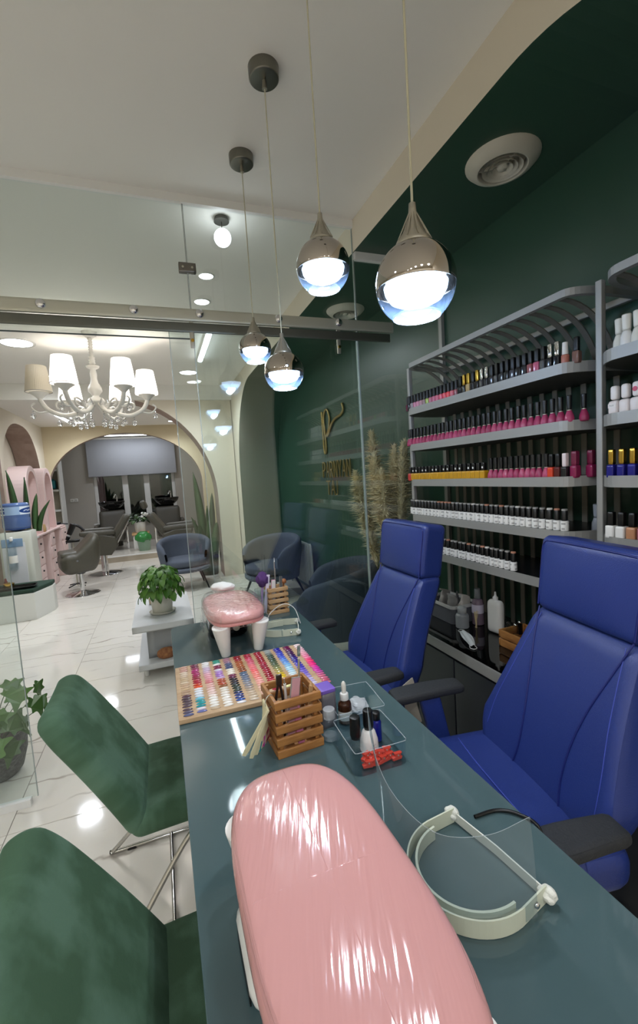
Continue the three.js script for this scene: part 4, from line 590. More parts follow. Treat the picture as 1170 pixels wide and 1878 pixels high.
{
  const tb = thing('storage_tub', 'grey plastic tub full of small bottles and packets on the black counter', 'tub', [1.46, CY, -1.97]), tg = std(0x5c5e64, 0.5);
  mesh('wall', ribbon(rrect(0.16, 0.24, 0.02), 0, 0.085, 0.004, true), tg, tb); mesh('bottom', slab(rrect(0.158, 0.238, 0.02), 0, 0.004), tg, tb); mesh('rim', ribbon(rrect(0.172, 0.252, 0.024), 0.082, 0.098, 0.006, true), std(0xc9c8c4, 0.5), tb);
  [[0.0, -0.06, 0xb0aca6], [0.03, 0.02, 0x4a4a4c], [-0.03, 0.05, 0x8c8a86], [0.02, 0.08, 0xd8d2c8]].forEach(([x, z, c], i) => { const o = thing('packet', ['crumpled silver packet', 'black packet', 'grey packet', 'white packet'][i] + ' sticking out of the grey tub', 'packet', [1.46 + x, CY + 0.005, -1.97 + z], i); mesh('pouch', bend(rbox(0.055, 0.125, 0.03, 0.012, 8), v => { v.x += 0.012 * (vnoise(v.y * 50, v.z * 50, i) - 0.5); v.z *= v.y > 0.03 ? 0.4 : 1; }), std(c, 0.35, 0.2), o, [0, 0.066, 0], [0, 0, 0.2 * (i - 1.5)]); mesh('seal_strip', rbox(0.055, 0.008, 0.006, 0.002, 4), std(c, 0.5), o, [0, 0.13, 0], [0, 0, 0.2 * (i - 1.5)]); });
  const a = thing('frosted_bottle', 'frosted bottle with rounded white cap on the black counter', 'bottle', [1.4, CY, -1.8]); mesh('body', lathe([[0, 0], [0.03, 0], [0.033, 0.004], [0.033, 0.062], [0.028, 0.072], [0.018, 0.076], [0, 0.076]], 28), phy(0xc9cdd0, 0.35, { transmission: 0.5, thickness: 0 }), a); mesh('cap', lathe([[0, 0.074], [0.022, 0.074], [0.023, 0.1], [0.019, 0.108], [0, 0.11]], 24), phy(0xd6d8d8, 0.4, { transmission: 0.3, thickness: 0 }), a);
  const b = thing('labelled_bottle', 'clear bottle with lilac label and grey pump neck behind the frosted bottle', 'bottle', [1.5, CY, -1.8]); mesh('body', lathe([[0, 0], [0.028, 0], [0.03, 0.004], [0.03, 0.11], [0.024, 0.13], [0.012, 0.138], [0, 0.138]], 28), phy(0xbfa7b8, 0.1, { transmission: 0.6, thickness: 0 }), b); mesh('paper_label', cyl(0.0304, 0.0304, 0.045, 28, 0, 0.085, 0, true), std(0xd8cfe0, 0.6), b); mesh('cap', cyl(0.014, 0.016, 0.05, 20, 0, 0.163, 0), phy(0x8e9090, 0.3, { transmission: 0.3, thickness: 0 }), b);
  const sb = thing('cotton_bud_bundle', 'bundle of thin wooden cotton buds between the bottles', 'cotton buds', [1.455, CY, -1.76]); for (let i = 0; i < 9; i++) mesh('bud_stick', rod([rnd(-0.006, 0.006), 0, rnd(-0.006, 0.006)], [rnd(-0.016, 0.016), 0.085, rnd(-0.016, 0.016)], 0.0012, 6), std(0xd8c498, 0.7), sb);
  const w = thing('squeeze_bottle', 'tall flat white squeeze bottle with pointed nozzle on the black counter', 'bottle', [1.49, CY, -1.66], 0.15); mesh('body', bend(rbox(0.042, 0.165, 0.085, 0.02, 10), v => { v.z *= v.y > 0.05 ? 1 - 2.5 * (v.y - 0.05) : 1; }), M.whiteGloss, w, [0, 0.083, 0]); mesh('nozzle', lathe([[0.012, 0.162], [0.013, 0.178], [0.006, 0.185], [0.004, 0.205], [0, 0.207]], 18), M.white, w);
  const mk = thing('face_mask', 'white folded face mask with ear loops on the black counter', 'face mask', [1.315, CY, -1.66], 1.15); mesh('pleated_cloth', bend(rbox(0.18, 0.006, 0.048, 0.002, 12), v => { v.z *= 1 - 0.5 * Math.pow(Math.abs(v.x) / 0.09, 2); v.y += 0.006 + 0.003 * Math.sin(v.z * 260) + 0.008 * Math.cos(v.x * 14); }), std(0xe6e9ea, 0.85), mk); for (const s of [-1, 1]) mesh('ear_loop', tube([[s * 0.085, 0.004, -0.012], [s * 0.11, 0.003, -0.014], [s * 0.122, 0.003, 0], [s * 0.11, 0.003, 0.014], [s * 0.085, 0.004, 0.012]], 0.0018, 26, 6), M.white, mk);
  crate('low brown wooden tray of little bottles on the black counter', [1.47, CY, -1.46], 0, 0.15, 0.16, 0.075, 2, crateWood);
  [[1.43, -1.515], [1.44, -1.485], [1.48, -1.5]].forEach(([x, z], i) => { const o = thing('vial', ['small clear vial with round stopper in the low wooden tray', 'small frosted vial with silver top in the low wooden tray', 'small dark vial with glass top in the low wooden tray'][i], 'vial', [x, CY + 0.05, z], 0, 'vials in the low wooden tray'); mesh('body', cyl(0.012, 0.013, 0.045, 18, 0, 0.0225, 0), i === 2 ? M.blackGloss : M.acrylic, o); mesh('stopper', new THREE.SphereGeometry(0.008, 14, 10), i ? M.chrome : M.acrylic, o, [0, 0.053, 0]); });
}
// ---------- gold sign on the green wall ----------
{
  const font = await new FontLoader().loadAsync('fonts/droid/droid_sans_regular.typeface.json'), gm = std(0xb39a62, 0.35, 0.8), sg = thing('wall_sign', 'gold script letter p above the words PARNYAN TAJ on the green wall', 'sign', [1.71, 0, 0]);
  const put = (ch, z, y, w, h, n = 'letter') => { const g = new TextGeometry(ch, { font, size: 0.1, depth: 0.01, curveSegments: 6, bevelEnabled: false }); g.computeBoundingBox(); const b = g.boundingBox; g.translate(-b.min.x, -b.min.y, 0).scale(w / (b.max.x - b.min.x), h / (b.max.y - b.min.y), 1); mesh(n, g, gm, sg, [-0.012, y, z], [0, -Math.PI / 2, 0]); };
  // text runs along +z here: rotate so that x -> +z
  'PARNYAN'.split('').forEach((c, i) => put(c, -4.43 + i * 0.106, 1.405, 0.092, 0.17));
  'TAJ'.split('').forEach((c, i) => put(c, -4.34 + i * 0.125, 1.225, c === 'J' ? 0.05 : 0.11, 0.15));
  const px = -0.012;
  mesh('script_letter', tube([[2.1, -4.37], [1.9, -4.365], [1.72, -4.36], [1.66, -4.335], [1.71, -4.3], [1.9, -4.31], [2.03, -4.325], [2.1, -4.27], [2.09, -4.2], [2.0, -4.165], [1.9, -4.2], [1.84, -4.27], [1.85, -4.22], [1.94, -4.12], [1.985, -4.0], [2.0, -3.88], [2.04, -3.81], [2.1, -3.83]].map(([y, z]) => [px, y, z]), 0.013, 160, 8), gm, sg);
}
// ---------- behind the glass ----------
{ // pampas grass
  const o = thing('pampas_grass_vase', 'tall vase of pale beige pampas grass plumes behind the glass beside the rack', 'pampas grass', [1.465, 0, -2.6]), pm = std(0xecdcb8, 0.95, 0, { side: THREE.DoubleSide }), sm = std(0x9c8a5c, 0.8);
  mesh('vase', lathe([[0, 0], [0.06, 0], [0.075, 0.05], [0.07, 0.25], [0.05, 0.4], [0.05, 0.45], [0.056, 0.46], [0.045, 0.45], [0.05, 0.3], [0, 0.28]], 32), std(0xb8b2a6, 0.6), o);
  const plumes = [[-0.01, -0.2, 1.7, 0.66, 0.09], [-0.13, -0.25, 1.42, 0.5, 0.09], [0.04, 0.02, 1.58, 0.6, 0.08], [-0.1, 0.08, 1.42, 0.52, 0.085], [0.09, 0.08, 1.6, 0.58, 0.075], [0.03, 0.15, 1.58, 0.5, 0.065], [-0.06, -0.08, 1.52, 0.5, 0.08], [0.12, -0.12, 1.5, 0.5, 0.08], [-0.05, -0.3, 1.2, 0.45, 0.07]];
  for (const [x, z, y, len, rad] of plumes) {
    const A = V(0, 0.44, 0), B = V(x * 0.6, y - len, z * 0.6), C = V(x, y, z);
    mesh('stem', tube([[0, 0.3, 0], [x * 0.35, 0.8, z * 0.35], [B.x, B.y, B.z], [C.x, C.y - 0.05, C.z]], 0.0035, 20, 6), sm, o);
    const pos = [], nrm = [];
    for (let i = 0; i < 1100; i++) {
      const t = Math.pow(rnd(), 0.85), p = B.clone().lerp(C, t), a = rnd(2 * Math.PI), w = rad * 1.3 * (0.25 + 0.75 * Math.sin(Math.PI * Math.min(1, 0.12 + t * 0.88))) * rnd(0.5, 1.15), up = rnd(0.05, 0.13) * (1 - 0.4 * t);
      const q = V(p.x + Math.cos(a) * w * 0.45, p.y + up * 0.55, p.z + Math.sin(a) * w * 0.45), r = V(p.x + Math.cos(a) * w, p.y + up * 0.85 - w * 0.25, p.z + Math.sin(a) * w), s = V(-Math.sin(a), rnd(-0.5, 0.5), Math.cos(a)).multiplyScalar(0.0042);
      const n = V(Math.cos(a), 0.3, Math.sin(a)).normalize();
      for (const tri of [[p.clone().sub(s), p.clone().add(s), q.clone().add(s)], [p.clone().sub(s), q.clone().add(s), q.clone().sub(s)], [q.clone().sub(s), q.clone().add(s), r]]) for (const v of tri) { pos.push(v.x, v.y, v.z); nrm.push(n.x, n.y, n.z); }
    }
    const g = new THREE.BufferGeometry(); g.setAttribute('position', new THREE.Float32BufferAttribute(pos, 3)); g.computeVertexNormals(); const m = mesh('plume', g, pm, o); m.userData.kind = 'stuff';
  }
}
// tub armchairs in blue-grey fabric
const fabric = std(0x4b525e, 0.95, 0, { bumpMap: bumpNoise(96, 71, 6), bumpScale: 0.001 });
function tubArmchair(p, ry, label, W = 0.36, seatY = 0.42, top = 0.72) {     // faces +z
  const o = thing('tub_armchair', label, 'armchair', p, ry, 'blue-grey tub armchairs'), n = 40, pos = [], idx = [];
  const wrap = (i, k) => { const a = (-42 + 264 * i / n) * D2R; return a; };
  const prof = [];                                           // ring cross-section: outer bottom -> top -> inner bottom
  const rows = 14;
  for (let i = 0; i <= n; i++) {
    const u = i / n * 2 - 1, a = Math.PI * 1.5 + u * 128 * D2R, back = Math.cos(u * Math.PI / 2), e = Math.min(1, (1 - Math.abs(u)) * 9), h = seatY - 0.1 + (top - seatY + 0.1) * (0.62 + 0.38 * Math.pow(back, 0.7)) * (0.82 + 0.18 * e), th = 0.035 * (0.55 + 0.45 * e);
    for (let j = 0; j <= rows; j++) { const t = j / rows, s = t < 0.42 ? 0 : t > 0.58 ? 1 : (t - 0.42) / 0.16, yy = t < 0.42 ? seatY - 0.17 + (h - seatY + 0.17 - th) * (t / 0.42) : t > 0.58 ? h - th - (h - th - seatY + 0.02) * ((t - 0.58) / 0.42) : h - th + th * Math.sin(s * Math.PI), lean = 0.86 + 0.14 * Math.min(1, (yy - seatY + 0.17) / (top - seatY)), rr = (W + (s < 0.5 || t < 0.42 ? 0 : 0)) * lean + th * Math.cos(s * Math.PI) - th; pos.push(rr * Math.cos(a) * 1.0, yy, rr * Math.sin(a) * 0.92); }
  }
  for (let i = 0; i < n; i++) for (let j = 0; j < rows; j++) { const a = i * (rows + 1) + j, b = a + rows + 1; idx.push(a, a + 1, b, b, a + 1, b + 1); }
  const g = new THREE.BufferGeometry(); g.setAttribute('position', new THREE.Float32BufferAttribute(pos, 3)); g.setIndex(idx); g.computeVertexNormals(); mesh('back_shell', uvm(g), fabric, o);
  const circ = k => Array.from({ length: 40 }, (_, i) => [Math.cos(i / 40 * 2 * Math.PI) * k, Math.sin(i / 40 * 2 * Math.PI) * k * 0.95 + 0.02]);
  mesh('seat_cushion', pillow(circ(W * 0.86), [[0, seatY - 0.1], [0.96, seatY - 0.1], [1, seatY - 0.07], [1, seatY - 0.03], [0.96, seatY - 0.008], [0.8, seatY], [0.4, seatY + 0.006], [0, seatY + 0.006]]), fabric, o);
  mesh('seat_base', pillow(circ(W * 0.88), [[0, seatY - 0.17], [0.93, seatY - 0.17], [1, seatY - 0.15], [1, seatY - 0.105], [0, seatY - 0.1]]), fabric, o);
  for (const [sx, sz] of [[-1, -1], [1, -1], [-1, 1], [1, 1]]) mesh('leg', rod([sx * W * 0.72, 0, sz * W * 0.66], [sx * W * 0.5, seatY - 0.165, sz * W * 0.45], 0.009, 12, 0.017), M.black, o);
  return o;
}
tubArmchair([0.27, 0, -6.25], 0.05, 'blue-grey tub armchair beside the basil plant, facing the glass');
tubArmchair([1.22, 0, -5.1], -1.0, 'blue-grey tub armchair standing before the radiator', 0.38, 0.42, 0.74);
tubArmchair([1.17, 0, -3.04], -2.05, 'blue-grey tub armchair pushed close behind the glass by the pampas grass', 0.4, 0.45, 0.79);
{ // radiator
  const o = thing('radiator', 'white panel radiator against the green wall behind the armchair', 'radiator', [1.64, 0, -5.35]), rm = std(0x9fa19e, 0.4);
  mesh('panel', rbox(0.03, 0.52, 1.0, 0.008, 4), rm, o, [0.0, 0.36, 0]); for (let i = 0; i < 19; i++) mesh('fin', rbox(0.018, 0.48, 0.022, 0.006, 4), rm, o, [-0.022, 0.36, -0.45 + i * 0.05]);
  mesh('pipe', tube([[-0.01, 0.02, 0.54], [-0.01, 0.3, 0.545], [-0.01, 0.6, 0.53], [-0.01, 0.615, 0.48]], 0.011, 20, 8), rm, o); mesh('valve', cyl(0.018, 0.018, 0.05, 14, -0.01, 0.13, 0.545), rm, o); for (const z of [-0.4, 0.4]) mesh('bracket', rod([0, 0, z], [0, 0.12, z], 0.012), rm, o);
}
{ // coffee table with plant, tumbler and stone
  const t = thing('white_side_table', 'white two-tier side table with the potted basil on it', 'side table', [-0.05, 0, -3.84]), wm = std(0xd3d4d4, 0.35);
  mesh('top', rbox(0.44, 0.055, 0.88, 0.004, 4), wm, t, [0, 0.393, 0]); mesh('centre_panel', rbox(0.28, 0.26, 0.7, 0.004, 4), std(0x9b9d9e, 0.5), t, [0.01, 0.245, -0.03]); mesh('lower_shelf', rbox(0.4, 0.05, 0.8, 0.004, 4), wm, t, [0.0, 0.095, 0.03]);
  for (const sx of [-1, 1]) for (const sz of [-1, 1]) mesh('foot', cyl(0.02, 0.016, 0.068, 16), M.white, t, [sx * 0.15, 0.035, sz * 0.34]);
  const s = thing('decor_stone', 'rough orange-brown stone on the lower tier of the white table', 'stone', [-0.05, 0.12, -3.475]); mesh('rock', soft(bend(new THREE.IcosahedronGeometry(0.06, 5), v => { const k = 0.72 + 0.55 * fbm(v.x * 16 + 3, v.y * 16 + v.z * 13, 8, 1e9, 1e9, 4); v.multiplyScalar(k); v.x *= 1.25; v.z *= 0.55; v.y = Math.max(-0.035, v.y * 0.85); })), std(0xffffff, 0.85, 0, { map: speck(0xb5804f, 0x83513a, 6, 44, 8) }), s, [0, 0.036, 0]);
  const e = thing('white_pebble', 'smooth white pebble beside the orange-brown stone', 'pebble', [0.035, 0.12, -3.46]); mesh('stone', new THREE.SphereGeometry(0.025, 20, 14).scale(1, 0.8, 0.9), M.white, e, [0, 0.02, 0]);
  const gl = thing('candle_glass', 'small amber candle glass behind the basil pot', 'candle glass', [-0.13, 0.421, -3.98]); mesh('glass_wall', lathe([[0, 0], [0.032, 0], [0.036, 0.09], [0.034, 0.09], [0.03, 0.005], [0, 0.005]], 24), M.acrylic, gl); mesh('wax', cyl(0.03, 0.029, 0.045, 24, 0, 0.03, 0), std(0xb98d4f, 0.5), gl);
  const b = thing('potted_basil', 'bushy green basil plant in a cream pot with saucer on the white table', 'plant', [-0.05, 0.421, -3.68]), pot = std(0xd9d4c6, 0.45);
  mesh('saucer', lathe([[0, 0], [0.075, 0], [0.085, 0.014], [0.08, 0.016], [0.07, 0.006], [0, 0.006]], 36), pot, b); mesh('pot', lathe([[0, 0.006], [0.062, 0.006], [0.078, 0.15], [0.078, 0.155], [0.071, 0.155], [0.068, 0.13], [0, 0.13]], 36), pot, b); mesh('soil', cyl(0.069, 0.069, 0.006, 28, 0, 0.135, 0), std(0x2c2118, 0.95), b);
  b.scale.setScalar(1.2);
  const lg = (() => { const pos = [], idx = [], n = 7; for (let i = 0; i <= n; i++) { const t = i / n, w = 0.5 * Math.pow(Math.sin(Math.PI * Math.min(0.985, 0.04 + t * 0.95)), 0.8) * 0.62, y = 0.1 * Math.sin(t * Math.PI) - 0.28 * t * t; pos.push(-w, y + 0.09, t, 0, y, t, w, y + 0.09, t); if (i < n) { const a = 3 * i; idx.push(a, a + 3, a + 1, a + 1, a + 3, a + 4, a + 1, a + 4, a + 2, a + 2, a + 4, a + 5); } } const g = new THREE.BufferGeometry(); g.setAttribute('position', new THREE.Float32BufferAttribute(pos, 3)); g.setIndex(idx); g.computeVertexNormals(); return uvm(g); })();
  const lm = [0x4c7a2a, 0x3d6a24, 0x5c8a34, 0x6a9440].map(c => phy(c, 0.42, { transmission: 0.15, thickness: 0, side: THREE.DoubleSide }));
  for (let i = 0; i < 16; i++) { const a = rnd(6.28), r = rnd(0.01, 0.05); mesh('stem', rod([r * Math.cos(a), 0.13, r * Math.sin(a)], [r * 2 * Math.cos(a), rnd(0.2, 0.27), r * 2 * Math.sin(a)], 0.0025, 6), lm[1], b); }
  for (let i = 0; i < 190; i++) { const a = i * 2.39996, t = Math.sqrt((i + 0.5) / 190), th = t * 1.75, R = 0.118, x = R * Math.sin(Math.min(th, 1.57)) * Math.cos(a), z = R * Math.sin(Math.min(th, 1.57)) * Math.sin(a), y = 0.205 + 0.1 * Math.cos(th) - (th > 1.4 ? rnd(0.055) : 0), s = rnd(0.045, 0.068); const l = mesh('leaf', lg, lm[Math.floor(rnd(4))], b, [x * rnd(0.75, 1), y + rnd(-0.012, 0.012), z * rnd(0.75, 1)]); l.rotation.order = 'YXZ'; l.rotation.set(rnd(0.1, 0.5) + t * 0.6, Math.PI / 2 - a + rnd(-0.6, 0.6), rnd(-0.4, 0.4)); l.scale.setScalar(s); }
}
{ // ivy in a stone pot by the door
  const b = thing('potted_ivy', 'lobed green ivy in a rough grey stone pot behind the fixed glass pane', 'plant', [-0.9, 0, -2.61]), pm = std(0xffffff, 0.9, 0, { map: speck(0x6a6a68, 0x3c3c3d, 24, 55, 4), bumpMap: bumpNoise(24, 56, 4), bumpScale: 0.006 });
  mesh('pot', uvm(lathe([[0, 0.002], [0.085, 0.002], [0.11, 0.03], [0.135, 0.12], [0.14, 0.19], [0.135, 0.225], [0.125, 0.225], [0.125, 0.19], [0, 0.18]], 40)), pm, b); mesh('soil', cyl(0.125, 0.125, 0.01, 28, 0, 0.185, 0), std(0x2c2118, 0.95), b);
  const s = new THREE.Shape(), pts = [[0, 0], [0.22, -0.16], [0.34, 0.02], [0.6, 0.1], [0.38, 0.3], [0.42, 0.52], [0.2, 0.56], [0, 0.95], [-0.2, 0.56], [-0.42, 0.52], [-0.38, 0.3], [-0.6, 0.1], [-0.34, 0.02], [-0.22, -0.16]]; s.moveTo(0, 0); s.splineThru([...pts.slice(1), [0, 0]].map(p => new THREE.Vector2(...p)));
  const lg = bend(extr(s, 0.02, 0, 5), v => { v.z += 0.18 * Math.abs(v.x) - 0.28 * v.y * v.y + 0.05 * Math.sin(v.x * 9); });
  const lm = [0x557a38, 0x44662e, 0x638a42].map(c => phy(c, 0.35, { transmission: 0.12, thickness: 0, side: THREE.DoubleSide }));
  const L = [[0.13, 0.44, 0.02, 0.12, 0.3], [0.2, 0.385, 0.05, 0.12, 1.2], [0.225, 0.32, 0.0, 0.1, 1.6], [0.06, 0.385, 0.12, 0.13, 0.6], [0.1, 0.33, 0.12, 0.14, 1.0], [0.155, 0.3, 0.1, 0.1, 1.7], [-0.02, 0.44, 0.04, 0.12, -0.4], [0.0, 0.37, 0.14, 0.13, 0.1], [0.03, 0.27, 0.18, 0.17, 0.4], [0.1, 0.235, 0.15, 0.12, 0.9], [-0.1, 0.36, 0.08, 0.13, -0.9], [-0.08, 0.28, 0.15, 0.15, -0.5], [0.08, 0.46, -0.06, 0.1, 0.5], [-0.12, 0.46, -0.04, 0.11, -0.8], [0.19, 0.42, -0.05, 0.1, 1.4]];
  for (const [x, y, z, sc, ry] of L) { mesh('stem', tube([[x * 0.15, 0.18, z * 0.15], [x * 0.4, y * 0.75, z * 0.3], [x, y, z]], 0.0022, 14, 5), lm[1], b); const l = mesh('leaf', lg, lm[Math.floor(rnd(3))], b, [x, y, z]); l.rotation.order = 'YXZ'; l.rotation.set(rnd(-1.1, -0.4), ry, rnd(-0.5, 0.5) + Math.PI); l.scale.setScalar(sc); }
}
function snakePlant(name, label, p, blades, potR, potH, potM) {
  const o = thing(name, label, 'plant', p); if (potR) { mesh('pot', lathe([[0, 0], [potR * 0.8, 0], [potR, potH], [potR * 0.92, potH], [potR * 0.9, potH - 0.02], [0, potH - 0.02]], 28), potM, o); }
  const lm = [0x33502a, 0x27431f, 0x425f36].map(c => phy(c, 0.4));
  blades.forEach(([x, z, h, w, lx, lz, ry], i) => { const pos = [], idx = [], n = 12; for (let k = 0; k <= n; k++) { const t = k / n, hw = w / 2 * Math.pow(Math.max(0, Math.sin(Math.PI * (0.16 + 0.84 * t))), 0.6) * (t > 0.999 ? 0 : 1), cx = lx * t * t, cz = lz * t * t, tw = ry + 0.4 * t; for (const s of [-1, 0, 1, 0.0001]) { const dz = s === 0 ? 0.012 : s === 0.0001 ? -0.006 : 0.0; pos.push(cx + Math.cos(tw) * s * hw - Math.sin(tw) * dz, h * t, cz + Math.sin(tw) * s * hw + Math.cos(tw) * dz); } if (k < n) { const a = 4 * k; for (const [q, r] of [[0, 1], [1, 2], [2, 3], [3, 0]]) idx.push(a + q, a + 4 + q, a + r, a + r, a + 4 + q, a + 4 + r); } } const g = new THREE.BufferGeometry(); g.setAttribute('position', new THREE.Float32BufferAttribute(pos, 3)); g.setIndex(idx); g.computeVertexNormals(); mesh('leaf_blade', uvm(g), lm[i % 3], o, [x, potH ? potH - 0.04 : 0, z]); });
  return o;
}
snakePlant('snake_plant', 'tall dark snake plant beside the right leg of the wide arch', [0.66, 0, -6.92], [[-0.06, 0.05, 1.28, 0.13, -0.08, 0, 0.2], [0.05, 0.04, 0.85, 0.11, 0.06, 0, 0.1], [0, -0.03, 0.75, 0.1, 0.03, 0.05, 0.5], [0.08, 0, 0.95, 0.1, 0.04, 0, -0.3], [-0.1, 0, 0.6, 0.1, -0.12, 0.05, 0.3], [0.02, 0.08, 0.55, 0.12, 0.0, 0.06, 0.0], [-0.04, -0.06, 0.9, 0.11, -0.02, 0, 0.7], [-0.08, 0.09, 0.5, 0.12, -0.05, 0.06, 0.1], [0.09, 0.09, 0.5, 0.12, 0.05, 0.06, -0.2]], 0.15, 0.36, std(0x3a4636, 0.6));
{ // hall of pink styling stations in the left recess
  const arch = (w, h, n = 18) => { const p = [[-w / 2, 0]]; for (let i = 0; i <= n; i++) { const t = Math.PI - i / n * Math.PI; p.push([w / 2 * Math.cos(t), h - w / 2 + w / 2 * Math.sin(t)]); } p.push([w / 2, 0]); return p; };
  [-8.07, -7.14].forEach((z, i) => {
    const o = thing('arched_mirror_frame', ['pink arched mirror niche next to the taupe arch leg', 'pink arched mirror niche with peach glass above the water dispenser'][i], 'mirror niche', [-1.76, 0.85, z], Math.PI / 2, 'pink arched mirror niches');
    const W = 0.6, H = 0.97, s = shape(arch(W, H)), h = new THREE.Path(arch(W - 0.16, H - 0.07).map(q => new THREE.Vector2(q[0], q[1] + 0.001))); s.holes.push(h);
    mesh('arched_surround', extr(s, 0.24, 0.006).translate(0, 0, -0.12), M.pink, o); mesh('mirror', extr(shape(arch(W - 0.17, H - 0.075)), 0.01).translate(0, 0, -0.1), i === 1 ? std(0xd98f62, 0.4) : std(0xd9b3b0, 0.12, 0.35), o);
  });
  const cab = (p, label, w, d, h) => { const o = thing('pink_drawer_cabinet', label, 'cabinet', p, 0, 'pink drawer cabinets'); mesh('body', rbox(w, h, d, 0.006, 4), M.pink, o, [0, h / 2, 0]); for (let k = 0; k < 4; k++) { const dr = mesh('drawer', rbox(0.02, h / 4 - 0.012, d - 0.03, 0.004, 4), M.pink, o, [w / 2 + 0.006, h / 8 + k * h / 4, 0]); mesh('knob', new THREE.SphereGeometry(0.014, 12, 10), M.black, dr, [0.016, 0.02, -0.0]); } mesh('cabinet_top', rbox(w + 0.02, 0.02, d + 0.02, 0.005, 4), M.pink, o, [0, h + 0.01, 0]); return o; };
  cab([-1.72, 0, -7.83], 'pink drawer cabinet between tub chair and mirror niches', 0.2, 0.28, 0.8);
  cab([-1.72, 0, -8.62], 'pink drawer cabinet at the foot of the inner arch', 0.24, 0.4, 0.8);
  cab([-1.76, 0, -7.2], 'pink drawer cabinet behind the water dispenser', 0.2, 0.4, 0.78);
  const ds = thing('styling_desk', 'pink styling desk top along the mirror niches', 'desk', [-1.75, 0.8, -7.85]); mesh('desk_top', rbox(0.29, 0.03, 2.0, 0.008, 4), M.pink, ds, [0, 0.035, 0]); mesh('back_lip', rbox(0.012, 0.03, 2.0, 0.005, 4), M.pink, ds, [-0.138, 0.06, 0]);
  const hd = thing('hair_tool', 'black hair tool lying on the pink desk', 'hair tool', [-1.7, 0.851, -8.5], 0.5); mesh('barrel', bend(rbox(0.2, 0.05, 0.06, 0.02, 6), v => { v.y += 0.01 * Math.sin(v.x * 20); }), M.black, hd, [0, 0.03, 0]); mesh('handle', rod([0.08, 0.03, 0], [0.2, 0.015, 0.02], 0.012, 10), M.black, hd); mesh('clip', rbox(0.06, 0.03, 0.02, 0.008, 4), M.black, hd, [0, 0.065, 0]);
  [[-1.66, -7.5, 0.05, 0.1, 0xc9a877], [-1.655, -7.6, 0.035, 0.06, 0xe2ddd6]].forEach(([x, z, r, h, c], i) => { const o = thing('desk_jar', i ? 'small white jar on the pink desk beside the dispenser' : 'wicker jar on the pink desk below the snake plant', 'jar', [x, 0.851, z]); mesh('body', lathe([[0, 0], [r * 0.8, 0], [r, h * 0.5], [r * 0.8, h], [r * 0.7, h], [0, h * 0.9]], 20), std(c, 0.7), o); mesh('lid', cyl(r * 0.75, r * 0.8, 0.012, 18, 0, h + 0.005, 0), std(c, 0.5), o); });
}
snakePlant('small_snake_plant', 'small snake plant with four pointed leaves behind the blue water bottle', [-1.68, 0.851, -6.72], [[-0.08, 0, 0.82, 0.1, -0.06, 0, 0.1], [0.04, 0.02, 0.72, 0.09, 0.02, 0, 0.3], [0.11, 0, 0.5, 0.08, 0.06, 0, -0.2], [0.16, 0.02, 0.4, 0.08, 0.16, 0, 0.2]], 0.09, 0.12, std(0xb9a78c, 0.7));
